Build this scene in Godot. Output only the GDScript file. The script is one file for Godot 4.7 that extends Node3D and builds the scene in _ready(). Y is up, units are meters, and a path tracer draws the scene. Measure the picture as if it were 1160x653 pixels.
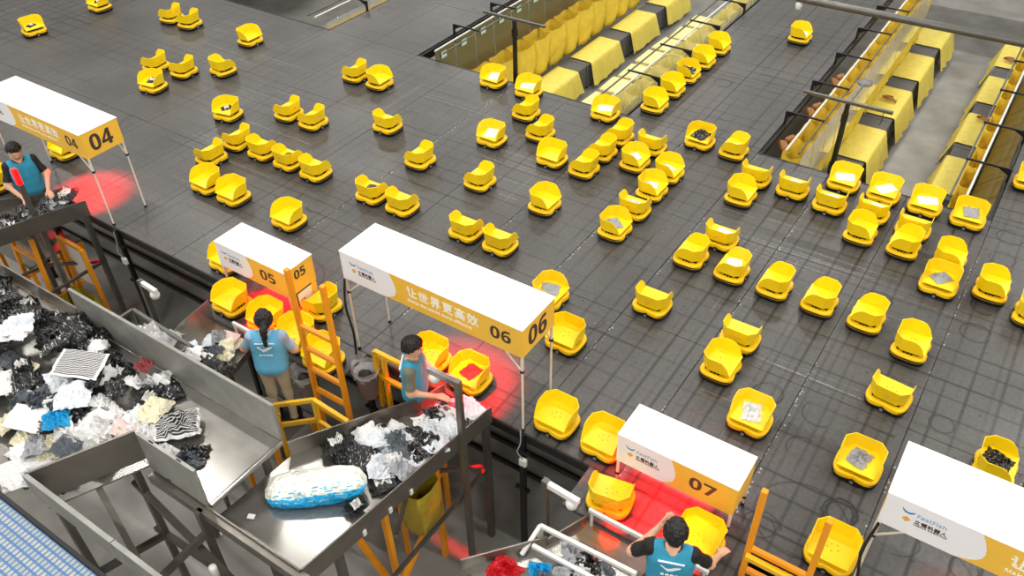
extends Node3D
# A robot parcel-sorting hall seen from above: deck with yellow sorting robots, drop pits, and manned feeding stations.
# World axes: x runs along the front edge of the deck, -z runs away from it, y is up; deck top is y = 0.

const GROUND := -2.1
const EDGE := -4.95          # front edge of the deck
const FAR := -25.0
const PITCH := 0.5715        # robot cell

var M := {}
var taken := {}
var rng := RandomNumberGenerator.new()

func numbered(called: String) -> String:
	if not taken.has(called):
		taken[called] = 0
		return called
	taken[called] += 1
	return "%s_%03d" % [called, taken[called]]

func tag(o, label = "", category = "", group = "", kind = ""):
	if label: o.set_meta("label", label)
	if category: o.set_meta("category", category)
	if group: o.set_meta("group", group)
	if kind: o.set_meta("kind", kind)
	return o

var ORD := ["nearest", "second nearest", "third nearest", "fourth", "fifth", "sixth", "seventh", "eighth", "ninth", "tenth", "eleventh", "twelfth", "thirteenth", "fourteenth", "fifteenth"]

func base(called: String, at := Vector3.ZERO, turn := 0.0) -> Node3D:
	var o := Node3D.new()
	o.name = numbered(called)
	add_child(o)
	o.position = at
	o.rotation.y = turn
	return o

func mb() -> SurfaceTool:
	var st := SurfaceTool.new()
	st.begin(Mesh.PRIMITIVE_TRIANGLES)
	return st

func done(st: SurfaceTool) -> ArrayMesh:
	st.generate_normals()
	return st.commit()

func part(called: String, mesh: Mesh, m, parent = null, at := Vector3.ZERO) -> MeshInstance3D:
	var o := MeshInstance3D.new()
	o.mesh = mesh
	o.material_override = m
	o.cast_shadow = GeometryInstance3D.SHADOW_CASTING_SETTING_ON
	if parent == null:
		o.name = numbered(called)
		add_child(o)
	else:
		o.name = called
		parent.add_child(o, true)
	o.position = at
	return o

func build(called: String, st: SurfaceTool, m, parent = null, at := Vector3.ZERO) -> MeshInstance3D:
	return part(called, done(st), m, parent, at)

func struct(called: String, st: SurfaceTool, m) -> MeshInstance3D:
	return tag(build(called, st, m), "", "", "", "structure")

# ---- shapes -------------------------------------------------------------
func face(st: SurfaceTool, p: Array, n: Vector3, uv = null) -> void:
	var c: Vector3 = (p[2] - p[0]).cross(p[1] - p[0])
	var flip := c.dot(n) < 0.0
	for i in range(1, p.size() - 1):
		for j in ([0, i + 1, i] if flip else [0, i, i + 1]):
			if uv != null: st.set_uv(uv[j])
			st.add_vertex(p[j])

func box(st: SurfaceTool, c: Vector3, s: Vector3, b := Basis()) -> void:
	st.set_smooth_group(-1)
	var h := s / 2.0
	for ax in 3:
		for sg in [-1.0, 1.0]:
			var n := Vector3.ZERO; n[ax] = sg
			var u := Vector3.ZERO; u[(ax + 1) % 3] = h[(ax + 1) % 3]
			var v := Vector3.ZERO; v[(ax + 2) % 3] = h[(ax + 2) % 3]
			var o := n * h[ax]
			face(st, [c + b * (o - u - v), c + b * (o + u - v), c + b * (o + u + v), c + b * (o - u + v)], b * n)

func span(st: SurfaceTool, lo: Vector3, hi: Vector3) -> void:
	box(st, (lo + hi) / 2.0, (hi - lo).abs())

func cbox(st: SurfaceTool, c: Vector3, s: Vector3, ch := 0.01, b := Basis()) -> void:
	# chamfered box
	st.set_smooth_group(-1)
	var h := s / 2.0
	var k := minf(ch, minf(h.x, minf(h.y, h.z)) * 0.9)
	for ax in 3:
		var a1 := (ax + 1) % 3
		var a2 := (ax + 2) % 3
		for sg in [-1.0, 1.0]:
			var q := []
			for w in [[-1, -1], [1, -1], [1, 1], [-1, 1]]:
				var p := Vector3.ZERO
				p[ax] = sg * h[ax]; p[a1] = w[0] * (h[a1] - k); p[a2] = w[1] * (h[a2] - k)
				q.append(c + b * p)
			var n := Vector3.ZERO; n[ax] = sg
			face(st, q, b * n)
		for s1 in [-1.0, 1.0]:
			for s2 in [-1.0, 1.0]:
				var q := []
				for w in [[0, -1], [0, 1], [1, 1], [1, -1]]:
					var p := Vector3.ZERO
					p[ax] = w[1] * (h[ax] - k)
					p[a1] = s1 * (h[a1] - (k if w[0] else 0.0)); p[a2] = s2 * (h[a2] - (0.0 if w[0] else k))
					q.append(c + b * p)
				var n := Vector3.ZERO; n[a1] = s1; n[a2] = s2
				face(st, q, b * n)
	for sx in [-1.0, 1.0]:
		for sy in [-1.0, 1.0]:
			for sz in [-1.0, 1.0]:
				var g := Vector3(sx, sy, sz)
				face(st, [c + b * (g * Vector3(h.x, h.y - k, h.z - k)), c + b * (g * Vector3(h.x - k, h.y, h.z - k)), c + b * (g * Vector3(h.x - k, h.y - k, h.z))], b * g)

func beam(st: SurfaceTool, a: Vector3, e: Vector3, w: float, t: float, up := Vector3.UP) -> void:
	# a rectangular bar from a to e
	var z := (e - a).normalized()
	if absf(z.dot(up)) > 0.98: up = Vector3.RIGHT
	var x := up.cross(z).normalized()
	var y := z.cross(x)
	box(st, (a + e) / 2.0, Vector3(w, t, (e - a).length()), Basis(x, y, z))

func tube(st: SurfaceTool, a: Vector3, e: Vector3, r: float, n := 10, r2 := -1.0) -> void:
	if r2 < 0.0: r2 = r
	var z := (e - a).normalized()
	var up := Vector3.UP if absf(z.y) < 0.9 else Vector3.RIGHT
	var x := up.cross(z).normalized()
	var y := z.cross(x)
	var ca := []
	var ce := []
	for i in n:
		var t := TAU * i / n
		var d := x * cos(t) + y * sin(t)
		ca.append(a + d * r); ce.append(e + d * r2)
	st.set_smooth_group(3)
	for i in n:
		var j := (i + 1) % n
		face(st, [ca[i], ca[j], ce[j], ce[i]], (ca[i] + ca[j]) / 2.0 - a)
	st.set_smooth_group(-1)
	face(st, ca, -z)
	face(st, ce, z)

func cord(st: SurfaceTool, pts: Array, r: float, n := 6) -> void:
	# a bent tube through points
	var rings := []
	for i in pts.size():
		var z: Vector3 = (pts[mini(i + 1, pts.size() - 1)] - pts[maxi(i - 1, 0)]).normalized()
		var up := Vector3.UP if absf(z.y) < 0.9 else Vector3.RIGHT
		var x := up.cross(z).normalized()
		var y := z.cross(x)
		var ring := []
		for k in n: ring.append(pts[i] + (x * cos(TAU * k / n) + y * sin(TAU * k / n)) * r)
		rings.append(ring)
	st.set_smooth_group(2)
	for i in pts.size() - 1:
		for k in n:
			var j := (k + 1) % n
			face(st, [rings[i][k], rings[i][j], rings[i + 1][j], rings[i + 1][k]], rings[i][k] + rings[i][j] - 2.0 * pts[i])

func curve(pts: Array, per := 6) -> Array:
	var c := Curve3D.new()
	for i in pts.size():
		var t: Vector3 = (pts[mini(i + 1, pts.size() - 1)] - pts[maxi(i - 1, 0)]) / 6.0
		c.add_point(pts[i], -t, t)
	var out := []
	for i in (pts.size() - 1) * per + 1: out.append(c.samplef(float(i) / per))
	return out

func prism(st: SurfaceTool, poly: Array, d: Vector3) -> void:
	# polygon (convex or nearly flat fan) pushed along d
	st.set_smooth_group(-1)
	var c := Vector3.ZERO
	for p in poly: c += p
	c /= poly.size()
	var top := []
	for p in poly: top.append(p + d)
	var nn: Vector3 = (poly[2] - poly[0]).cross(poly[1] - poly[0])
	if nn.dot(d) < 0: nn = -nn
	_fan(st, top, c + d, nn)
	_fan(st, poly, c, -nn)
	for i in poly.size():
		var j := (i + 1) % poly.size()
		face(st, [poly[i], poly[j], top[j], top[i]], (poly[i] + poly[j]) / 2.0 - c)

func _fan(st, p, c, n):
	for i in p.size():
		face(st, [c, p[i], p[(i + 1) % p.size()]], n)

func lathe(st: SurfaceTool, prof: Array, c := Vector3.ZERO, n := 16, b := Basis()) -> void:
	# profile of Vector2(radius, height) turned round the y axis
	st.set_smooth_group(4)
	for i in prof.size() - 1:
		for k in n:
			var t0 := TAU * k / n
			var t1 := TAU * (k + 1) / n
			var d0 := Vector3(cos(t0), 0, sin(t0))
			var d1 := Vector3(cos(t1), 0, sin(t1))
			var a: Vector2 = prof[i]
			var e: Vector2 = prof[i + 1]
			var q := [d0 * a.x + Vector3.UP * a.y, d1 * a.x + Vector3.UP * a.y, d1 * e.x + Vector3.UP * e.y, d0 * e.x + Vector3.UP * e.y]
			var sl: Vector2 = e - a
			var nn := (d0 + d1) * sl.y + Vector3.UP * (-2.0 * sl.x)
			for m in 4: q[m] = c + b * q[m]
			if a.x < 1e-5: face(st, [q[0], q[2], q[3]], b * nn)
			elif e.x < 1e-5: face(st, [q[0], q[1], q[2]], b * nn)
			else: face(st, q, b * nn)

func sheet(st: SurfaceTool, rows: Array, smooth := 5) -> void:
	# a grid of points as one smooth skin, both windings left to the path tracer; uv 0..1
	st.set_smooth_group(smooth)
	var nr := rows.size()
	var nc: int = rows[0].size()
	for i in nr - 1:
		for j in nc - 1:
			var p := [rows[i][j], rows[i][j + 1], rows[i + 1][j + 1], rows[i + 1][j]]
			var u := [Vector2(float(j) / (nc - 1), float(i) / (nr - 1)), Vector2(float(j + 1) / (nc - 1), float(i) / (nr - 1)), Vector2(float(j + 1) / (nc - 1), float(i + 1) / (nr - 1)), Vector2(float(j) / (nc - 1), float(i + 1) / (nr - 1))]
			for k in [0, 1, 2, 0, 2, 3]:
				st.set_uv(u[k])
				st.add_vertex(p[k])

# ---- materials ----------------------------------------------------------
func mat(key: String, c: Color, rough := 0.6, metal := 0.0, spec := 0.5) -> StandardMaterial3D:
	var m := StandardMaterial3D.new()
	m.resource_name = key
	m.albedo_color = c
	m.roughness = rough
	m.metallic = metal
	m.metallic_specular = spec
	M[key] = m
	return m

func noise_tex(size: int, freq: float, lo: Color, hi: Color, sd := 1, bump := 0.0) -> NoiseTexture2D:
	var n := FastNoiseLite.new()
	n.seed = sd
	n.frequency = freq
	n.fractal_octaves = 4
	var t := NoiseTexture2D.new()
	t.width = size; t.height = size
	t.seamless = true
	t.noise = n
	if bump > 0.0:
		t.as_normal_map = true
		t.bump_strength = bump
	else:
		var g := Gradient.new()
		g.set_color(0, lo); g.set_color(1, hi)
		t.color_ramp = g
	return t

func triplanar(m: StandardMaterial3D, s: float, world := true) -> void:
	m.uv1_triplanar = true
	m.uv1_world_triplanar = world
	m.uv1_scale = Vector3(s, s, s)

func materials() -> void:
	mat("robot_yellow", Color(0.985, 0.8, 0.03), 0.36)
	mat("tray_yellow", Color(0.99, 0.85, 0.035), 0.4)
	mat("black_plastic", Color(0.055, 0.055, 0.06), 0.55)
	mat("slot_black", Color(0.02, 0.02, 0.022), 0.7)
	mat("tyre", Color(0.05, 0.05, 0.05), 0.85)
	mat("hub", Color(0.8, 0.8, 0.82), 0.3, 0.9)
	mat("canopy_white", Color(0.94, 0.94, 0.95), 0.45)
	mat("canopy_yellow", Color(0.96, 0.76, 0.26), 0.5)
	mat("logo_white", Color(0.95, 0.95, 0.97), 0.5)
	mat("print_white", Color(1.0, 0.98, 0.92), 0.6)
	mat("print_brown", Color(0.27, 0.2, 0.19), 0.6)
	mat("print_blue", Color(0.16, 0.5, 0.74), 0.5)
	mat("print_pale_blue", Color(0.42, 0.64, 0.8), 0.5)
	mat("print_gold", Color(0.9, 0.68, 0.24), 0.5)
	mat("leg_white", Color(0.86, 0.84, 0.78), 0.4)
	mat("black_metal", Color(0.06, 0.06, 0.065), 0.45)
	mat("white_metal", Color(0.86, 0.86, 0.84), 0.35)
	mat("ladder_yellow", Color(0.93, 0.6, 0.06), 0.45)
	mat("rail_yellow", Color(0.93, 0.72, 0.1), 0.45)
	mat("bin_grey", Color(0.6, 0.6, 0.6), 0.5)
	mat("rubber_red", Color(0.75, 0.08, 0.08), 0.5)
	mat("orange", Color(0.62, 0.41, 0.18), 0.5)
	mat("sticker", Color(0.75, 0.87, 0.84), 0.5)
	mat("cart_grey", Color(0.36, 0.36, 0.36), 0.6)
	mat("paper", Color(0.93, 0.92, 0.91), 0.7)
	mat("screen_black", Color(0.03, 0.03, 0.035), 0.3)
	mat("screen_green", Color(0.25, 0.6, 0.4), 0.5)
	mat("hall_wall", Color(0.72, 0.72, 0.7), 0.9)
	mat("hall_ceiling", Color(0.75, 0.75, 0.74), 0.9)
	mat("blue_belt", Color(0.28, 0.45, 0.66), 0.45)
	mat("grey_belt", Color(0.62, 0.64, 0.63), 0.45)
	mat("hair", Color(0.06, 0.045, 0.045), 0.55)
	mat("eye", Color(0.05, 0.035, 0.03), 0.3)
	mat("lip", Color(0.62, 0.36, 0.32), 0.5)
	mat("vest_blue", Color(0.17, 0.57, 0.7), 0.75)
	mat("vest_pale", Color(0.38, 0.68, 0.82), 0.75)
	mat("glove", Color(0.85, 0.6, 0.6), 0.7)
	mat("bottle_white", Color(0.92, 0.92, 0.9), 0.4)
	var body := mat("skin_and_cloth", Color(1, 1, 1), 0.7)
	body.vertex_color_use_as_albedo = true
	# brushed steel, three tones
	for d in [["steel", Color(0.62, 0.61, 0.59), 0.24], ["steel_dark", Color(0.52, 0.5, 0.47), 0.42], ["steel_frame", Color(0.45, 0.45, 0.43), 0.5]]:
		var s := mat(d[0], d[1], d[2], 0.75)
		s.roughness_texture = noise_tex(256, 0.02, Color(0.75, 0.75, 0.75), Color(1, 1, 1), 5)
		s.roughness_texture_channel = BaseMaterial3D.TEXTURE_CHANNEL_RED
		s.albedo_texture = noise_tex(256, 0.012, Color(0.9, 0.9, 0.9), Color(1, 1, 1), 9)
		triplanar(s, 0.9)
	mat("strut_grey", Color(0.36, 0.35, 0.32), 0.5, 0.3)
	var pn := mat("panel_grey", Color(0.62, 0.62, 0.6), 0.42, 0.35)
	pn.albedo_texture = noise_tex(256, 0.015, Color(0.86, 0.86, 0.86), Color(1, 1, 1), 13)
	triplanar(pn, 0.7)
	# concrete floor
	var co := mat("concrete", Color(0.64, 0.635, 0.62), 0.6)
	co.albedo_texture = noise_tex(512, 0.012, Color(0.78, 0.78, 0.77), Color(1, 1, 1), 21)
	co.roughness_texture = noise_tex(512, 0.02, Color(0.55, 0.55, 0.55), Color(1, 1, 1), 22)
	triplanar(co, 0.16)
	# yellow woven bags
	for d in [["bag_yellow", Color(0.95, 0.84, 0.3)], ["bag_pale", Color(0.96, 0.93, 0.66)], ["sheet_yellow", Color(0.96, 0.89, 0.42)]]:
		var b := mat(d[0], d[1], 0.5)
		b.albedo_texture = noise_tex(256, 0.01, Color(0.93, 0.92, 0.88), Color(1, 1, 1), 31)
		b.normal_enabled = true
		b.normal_texture = noise_tex(256, 0.03, Color.BLACK, Color.WHITE, 33, 6.0)
		b.normal_scale = 0.25
		b.backlight_enabled = true
		b.backlight = Color(0.35, 0.29, 0.08)
		triplanar(b, 1.6)
	# clear film and plates
	var gl := mat("clear_plate", Color(0.93, 0.95, 0.92, 0.16), 0.08)
	gl.transparency = BaseMaterial3D.TRANSPARENCY_ALPHA
	var fm := mat("clear_film", Color(0.95, 0.95, 0.96, 0.3), 0.15)
	fm.transparency = BaseMaterial3D.TRANSPARENCY_ALPHA
	# parcels
	for d in [["parcel_black", Color(0.07, 0.075, 0.08), 0.2], ["parcel_white", Color(0.9, 0.9, 0.9), 0.5], ["parcel_silver", Color(0.62, 0.63, 0.65), 0.25], ["parcel_slate", Color(0.3, 0.33, 0.36), 0.3], ["parcel_blue", Color(0.08, 0.62, 0.85), 0.4], ["parcel_pink", Color(0.88, 0.77, 0.74), 0.5], ["parcel_cream", Color(0.88, 0.86, 0.74), 0.5], ["parcel_red", Color(0.75, 0.05, 0.1), 0.4], ["parcel_ice", Color(0.85, 0.875, 0.9), 0.3]]:
		var b := mat(d[0], d[1], d[2])
		b.normal_enabled = true
		b.normal_texture = noise_tex(256, 0.035, Color.BLACK, Color.WHITE, 41, 9.0)
		b.normal_scale = 1.0
		b.uv1_scale = Vector3(1, 1, 1)
	printed("parcel_label", Color(0.07, 0.075, 0.08), "label")
	printed("parcel_striped", Color(0.93, 0.93, 0.93), "stripes")
	printed("parcel_speckled", Color(0.06, 0.065, 0.07), "speckle")
	printed("parcel_two_tone", Color(0.9, 0.91, 0.88), "tone")
	# red light source of the scanners
	var rl := mat("red_lamp", Color(0.5, 0.02, 0.02), 0.4)
	rl.emission_enabled = true
	rl.emission = Color(1.0, 0.05, 0.06)
	rl.emission_energy_multiplier = 3.0
	var tl := mat("lamp_tube", Color(0.9, 0.9, 0.9), 0.4)
	tl.emission_enabled = true
	tl.emission = Color(1.0, 0.985, 0.96)
	tl.emission_energy_multiplier = 4.0

func printed(key: String, ground: Color, how: String) -> void:
	# flat print on plastic mailing bags
	var im := Image.create(128, 128, false, Image.FORMAT_RGB8)
	im.fill(ground)
	var r := RandomNumberGenerator.new()
	r.seed = hash(key)
	if how == "label":
		im.fill_rect(Rect2i(38, 30, 58, 74), Color(0.93, 0.93, 0.92))
		for i in 8: im.fill_rect(Rect2i(44, 38 + i * 7, r.randi_range(18, 46), 2), Color(0.3, 0.3, 0.3))
		for i in 12: im.fill_rect(Rect2i(44 + i * 4, 92, r.randi_range(1, 3), 9), Color(0.1, 0.1, 0.1))
	elif how == "stripes":
		for i in 17: im.fill_rect(Rect2i(8, 3 + i * 7, 112, 4), Color(0.13, 0.13, 0.14))
	elif how == "speckle":
		for i in 150:
			im.fill_rect(Rect2i(r.randi_range(0, 124), r.randi_range(0, 124), r.randi_range(2, 9), r.randi_range(1, 3)), Color(0.85, 0.86, 0.87) * r.randf_range(0.6, 1.0))
	elif how == "tone":
		im.fill_rect(Rect2i(0, 82, 128, 46), Color(0.06, 0.62, 0.85))
		for i in 420:
			var y := r.randi_range(68, 94)
			im.fill_rect(Rect2i(r.randi_range(0, 124), y, r.randi_range(2, 8), 1), Color(0.06, 0.62, 0.85) if r.randf() < (y - 68) / 26.0 else ground)
	var m := mat(key, Color(1, 1, 1), 0.32)
	m.albedo_texture = ImageTexture.create_from_image(im)
	m.normal_enabled = true
	m.normal_texture = noise_tex(256, 0.035, Color.BLACK, Color.WHITE, 41, 9.0)

# ---- deck ---------------------------------------------------------------
func deck_texture() -> ImageTexture:
	# rubber-marked grey deck paint: wheel tracks, turning arcs, scratches, seam tape; 1 cm a pixel
	var n := 2048
	var noise := FastNoiseLite.new()
	noise.seed = 4; noise.frequency = 0.006; noise.fractal_octaves = 4
	var fine := FastNoiseLite.new()
	fine.seed = 8; fine.frequency = 0.16; fine.fractal_octaves = 2
	var a := noise.get_seamless_image(n, n)
	a.convert(Image.FORMAT_L8)
	var b := fine.get_image(n, n)
	b.convert(Image.FORMAT_L8)
	var da := a.get_data()
	var db := b.get_data()
	var d := PackedByteArray()
	d.resize(n * n)
	for i in n * n:
		d[i] = 74 + (da[i] - 128) / 14 + (db[i] - 128) / 14
	var r := RandomNumberGenerator.new()
	r.seed = 77
	# wheel tracks: robots drive along both axes on a fixed lattice, a wheel on either side
	for k in range(-40, 7):
		for s in [-0.125, 0.125]:
			var x := int(posmod(roundf((-0.208 + PITCH * k + s) * 100.0), n))
			var lo := 0.85 if k > -7 else 0.6 if k > -12 else 0.3
			var heavy := lo * r.randf_range(0.75, 1.15)
			var ph := r.randf() * 100.0
			for y in n:
				var w := heavy * clampf((0.75 if k > -7 else 0.5) + 1.3 * noise.get_noise_2d(ph + y * 0.5, k * 40.0), 0.0, 1.0)
				for dx in 4:
					var at := y * n + (x + dx) % n
					d[at] = int(d[at] * (1.0 - (0.6 if dx == 1 or dx == 2 else 0.3) * w))
	for k in range(0, 37):
		for s in [-0.125, 0.125]:
			var z := int(posmod(roundf((-5.222 - 0.5655 * k + s) * 100.0), n))
			var heavy := r.randf_range(0.4, 0.9)
			var ph := r.randf() * 100.0
			for x in n:
				var wx := x / 100.0 - 20.48
				var w := heavy * (1.1 if wx > -5.0 or x < 350 else 0.75 if wx > -9.0 else 0.5) * clampf(0.6 + 1.4 * noise.get_noise_2d(ph + x * 0.5, 900.0 + k * 40.0), 0.0, 1.0)
				for dz in 4:
					var at := ((z + dz) % n) * n + x
					d[at] = int(d[at] * (1.0 - (0.56 if dz == 1 or dz == 2 else 0.28) * w))
	# turning arcs
	for i in 190:
		var k := r.randi_range(-22, 5) if i < 60 else r.randi_range(-2, 5)
		var j := r.randi_range(0, 24) if i < 60 else (i / 8) % 20
		var c := Vector2(-0.208 + PITCH * k, -5.222 - 0.5655 * j)
		var rad: float = [0.125, 0.16, 0.17, 0.18, 0.44][r.randi_range(0, 4 if i < 40 else 3)]
		if rad > 0.3: c += Vector2(PITCH, PITCH) * 0.5
		var a0 := r.randf() * TAU
		var a1 := a0 + r.randf_range(1.5, TAU)
		var w := r.randf_range(0.15, 0.35)
		var steps := int((a1 - a0) * rad * 130.0)
		for q in steps:
			var t := a0 + (a1 - a0) * q / steps
			var px := int(posmod((c.x + rad * cos(t)) * 100.0, n))
			var pz := int(posmod((c.y + rad * sin(t)) * 100.0, n))
			for o in [[0, 0], [1, 0], [0, 1]]:
				var at: int = ((pz + o[1]) % n) * n + (px + o[0]) % n
				d[at] = int(d[at] * (1.0 - w))
	# oil spots at cell corners
	for i in 700:
		var px := int(posmod((-0.208 + PITCH * (r.randi_range(-36, 6) + 0.5) + r.randfn(0, 0.05)) * 100.0, n))
		var pz := int(posmod((-5.222 - 0.5655 * (r.randi_range(0, 30) + 0.5) + r.randfn(0, 0.05)) * 100.0, n))
		for o in [[0, 0], [1, 0], [0, 1], [1, 1], [2, 1]]:
			var at: int = ((pz + o[1]) % n) * n + (px + o[0]) % n
			d[at] = int(d[at] * 0.5)
	# pale scratches, in bunches along x and a few along z
	var bunch := [[-2.6, -9.3, 16], [-1.9, -8.9, 14], [-12.0, -8.6, 16], [-13.0, -9.6, 12], [-14.6, -10.2, 12], [-10.9, -7.2, 10], [-6.6, -9.4, 10], [-1.5, -6.9, 10], [-9.0, -13.2, 6], [-5.0, -14.0, 6], [-9.4, -10.9, 8]]
	for g in bunch:
		for i in g[2]:
			var x0: float = g[0] + r.randfn(0, 0.35)
			var z0: float = g[1] + r.randfn(0, 0.5)
			var len := r.randf_range(0.3, 1.7)
			var along := r.randf() < 0.8
			var w := r.randi_range(14, 62)
			for q in int(len * 100.0):
				if r.randf() < 0.25: continue
				var px := int(posmod((x0 + (q / 100.0 if along else 0.0)) * 100.0, n))
				var pz := int(posmod((z0 + (0.0 if along else q / 100.0)) * 100.0, n))
				d[pz * n + px] = mini(215, d[pz * n + px] + w)
	for i in 500:
		var at := r.randi_range(0, n * n - 3)
		d[at] = mini(245, d[at] + r.randi_range(30, 110))
	# worn tape along the panel seams
	for k in range(-7, 2):
		var xs := 0.084 + 1.143 * k
		var z := 440
		while z < 1180:
			z += r.randi_range(4, 9)
			if noise.get_noise_2d(z * 0.9, k * 313.0) < 0.02: continue
			var px := int(posmod(xs * 100.0 + r.randi_range(-2, 2), n))
			for q in r.randi_range(1, 3):
				var pz := int(posmod(-z - q, n))
				d[pz * n + px] = 205
				if q % 2: d[pz * n + (px + 1) % n] = 150
	var im := Image.create_from_data(n, n, false, Image.FORMAT_L8, d)
	im.convert(Image.FORMAT_RGB8)
	return ImageTexture.create_from_image(im)

const COL0 := 0.084
const COLW := 1.143
const ROWD := 2.262

func in_pit(i: int, j: int) -> bool:
	# columns counted leftwards from x = 0.084
	if j < 3 or j > 7: return false
	return (i >= 0 and i < 3) or (i >= 5 and i < 9) or (i >= 11 and i < 15)

func build_deck() -> void:
	var dm := mat("deck_paint", Color(1.0, 0.99, 0.98), 0.5)
	dm.albedo_texture = deck_texture()
	dm.roughness_texture = noise_tex(512, 0.02, Color(0.6, 0.6, 0.6), Color(1, 1, 1), 51)
	triplanar(dm, 1.0 / 20.48)
	var deck := base("deck_floor")
	tag(deck, "", "", "", "structure")
	var st := mb()
	cbox(st, Vector3(0, -0.02, 0), Vector3(COLW - 0.006, 0.04, ROWD - 0.006), 0.003)
	var tile := done(st)
	for i in range(-3, 20):
		for j in 9:
			if in_pit(i, j): continue
			part("deck_panel", tile, dm, deck, Vector3(COL0 - COLW * (i + 0.5), 0, EDGE - ROWD * (j + 0.5)))
	# forward bays at the low stations
	for e in [[-7.82, -5.53], [-2.5, -0.79], [-13.6, -12.3]]:
		st = mb()
		cbox(st, Vector3((e[0] + e[1]) / 2, -0.02, EDGE + 0.283), Vector3(e[1] - e[0], 0.04, 0.56), 0.003)
		build("deck_bay", st, dm, deck)
	# carrying frame: joists and posts under the panels
	st = mb()
	span(st, Vector3(-22.8, -0.16, EDGE - 0.06), Vector3(3.5, -0.045, EDGE - 0.01))
	build("edge_beam", st, M.black_metal, deck)
	for x in [-10.203, -5.631, -3.345, 0.084, -12.489, -17.06]:
		st = mb()
		span(st, Vector3(x - 0.02, -0.2, -23.0), Vector3(x + 0.02, -0.045, -11.74))
		build("pit_beam", st, M.black_metal, deck)
	for e in [[-17.06, -12.489], [-10.203, -5.631], [-3.345, 0.084]]:
		st = mb()
		span(st, Vector3(e[0], -0.2, -11.735), Vector3(e[1], 0.004, -11.705))
		build("pit_beam", st, M.black_metal, deck)
	for x in [-10.28, -7.95, -5.6, -3.33, -0.99, 1.3, -13.0, -16.5]:
		st = mb()
		span(st, Vector3(x - 0.03, GROUND, EDGE - 0.03), Vector3(x + 0.03, -0.02, EDGE + 0.03))
		span(st, Vector3(x - 0.09, -0.32, EDGE - 0.01), Vector3(x + 0.09, -0.29, EDGE + 0.04))
		span(st, Vector3(x - 0.09, -0.98, EDGE - 0.01), Vector3(x + 0.09, -0.95, EDGE + 0.04))
		build("deck_post", st, M.black_metal, deck)
	for y in [-0.72, -1.1]:
		st = mb()
		span(st, Vector3(-22.8, y - 0.03, EDGE - 0.3), Vector3(3.5, y + 0.03, EDGE - 0.26))
		build("under_rail", st, M.black_metal, deck)

func build_hall() -> void:
	var st := mb()
	span(st, Vector3(-34, GROUND - 0.2, -40), Vector3(14, GROUND, 10))
	struct("floor", st, M.concrete)
	st = mb(); span(st, Vector3(-34, 10.0, -40), Vector3(14, 10.2, 10)); struct("ceiling", st, M.hall_ceiling)
	st = mb(); span(st, Vector3(-34.2, GROUND, -40), Vector3(-34, 10.0, 10)); struct("wall_left", st, M.hall_wall)
	st = mb(); span(st, Vector3(14, GROUND, -40), Vector3(14.2, 10.0, 10)); struct("wall_right", st, M.hall_wall)
	st = mb(); span(st, Vector3(-34.2, GROUND, -40.2), Vector3(14.2, 10.0, -40)); struct("wall_back", st, M.hall_wall)
	st = mb(); span(st, Vector3(-34.2, GROUND, 10), Vector3(14.2, 10.0, 10.2)); struct("wall_front", st, M.hall_wall)

func ceiling_lamps() -> void:
	var st := mb()
	cbox(st, Vector3(0, 0.04, 0), Vector3(2.5, 0.07, 0.24), 0.01)
	var body := done(st)
	st = mb()
	cbox(st, Vector3(0, -0.005, 0), Vector3(2.4, 0.02, 0.2), 0.005)
	var tubes := done(st)
	for z in [8.0, 2.0, -5.0, -12.0, -19.0, -26.0, -33.0]:
		for x in [-27.0, -19.5, -12.0, -4.5, 3.0, 9.5]:
			var l := base("ceiling_lamp", Vector3(x, 9.6, z))
			tag(l, "long white strip lamp under the hall ceiling", "lamp", "strip lamps under the ceiling")
			part("lamp_housing", body, M.white_metal, l)
			part("lamp_tube", tubes, M.lamp_tube, l)
			var a := AreaLight3D.new()
			a.name = "strip_light"
			a.area_size = Vector2(2.4, 0.2)
			a.light_energy = LAMP
			a.light_color = Color(1.0, 0.985, 0.965)
			a.set("area_range", 60.0)
			a.shadow_enabled = true
			l.add_child(a, true)
			a.rotation_degrees = Vector3(-90, 0, 0)
			a.position = Vector3(0, -0.03, 0)

# ---- robots -------------------------------------------------------------
func outline(n: int, sc: float, y: float) -> Array:
	var out := []
	for i in n:
		var t := TAU * i / n
		var x := 0.228 * signf(cos(t)) * pow(absf(cos(t)), 0.62)
		var z := 0.212 * signf(sin(t)) * pow(absf(sin(t)), 0.62)
		z *= 1.0 - 0.15 * exp(-pow(x / 0.085, 2.0))
		out.append(Vector3(x * sc, y, z * sc))
	return out

func loft(st: SurfaceTool, rings: Array, cap := true) -> void:
	st.set_smooth_group(6)
	var n: int = rings[0].size()
	for i in rings.size() - 1:
		for k in n:
			var j := (k + 1) % n
			var c: Vector3 = rings[i][k] + rings[i][j]
			face(st, [rings[i][k], rings[i][j], rings[i + 1][j], rings[i + 1][k]], Vector3(c.x, 0.001, c.z))
	if cap:
		st.set_smooth_group(-1)
		_fan(st, rings[-1], Vector3(0, rings[-1][0].y, 0), Vector3.UP)
		_fan(st, rings[0], Vector3(0, rings[0][0].y, 0), Vector3.DOWN)

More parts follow.
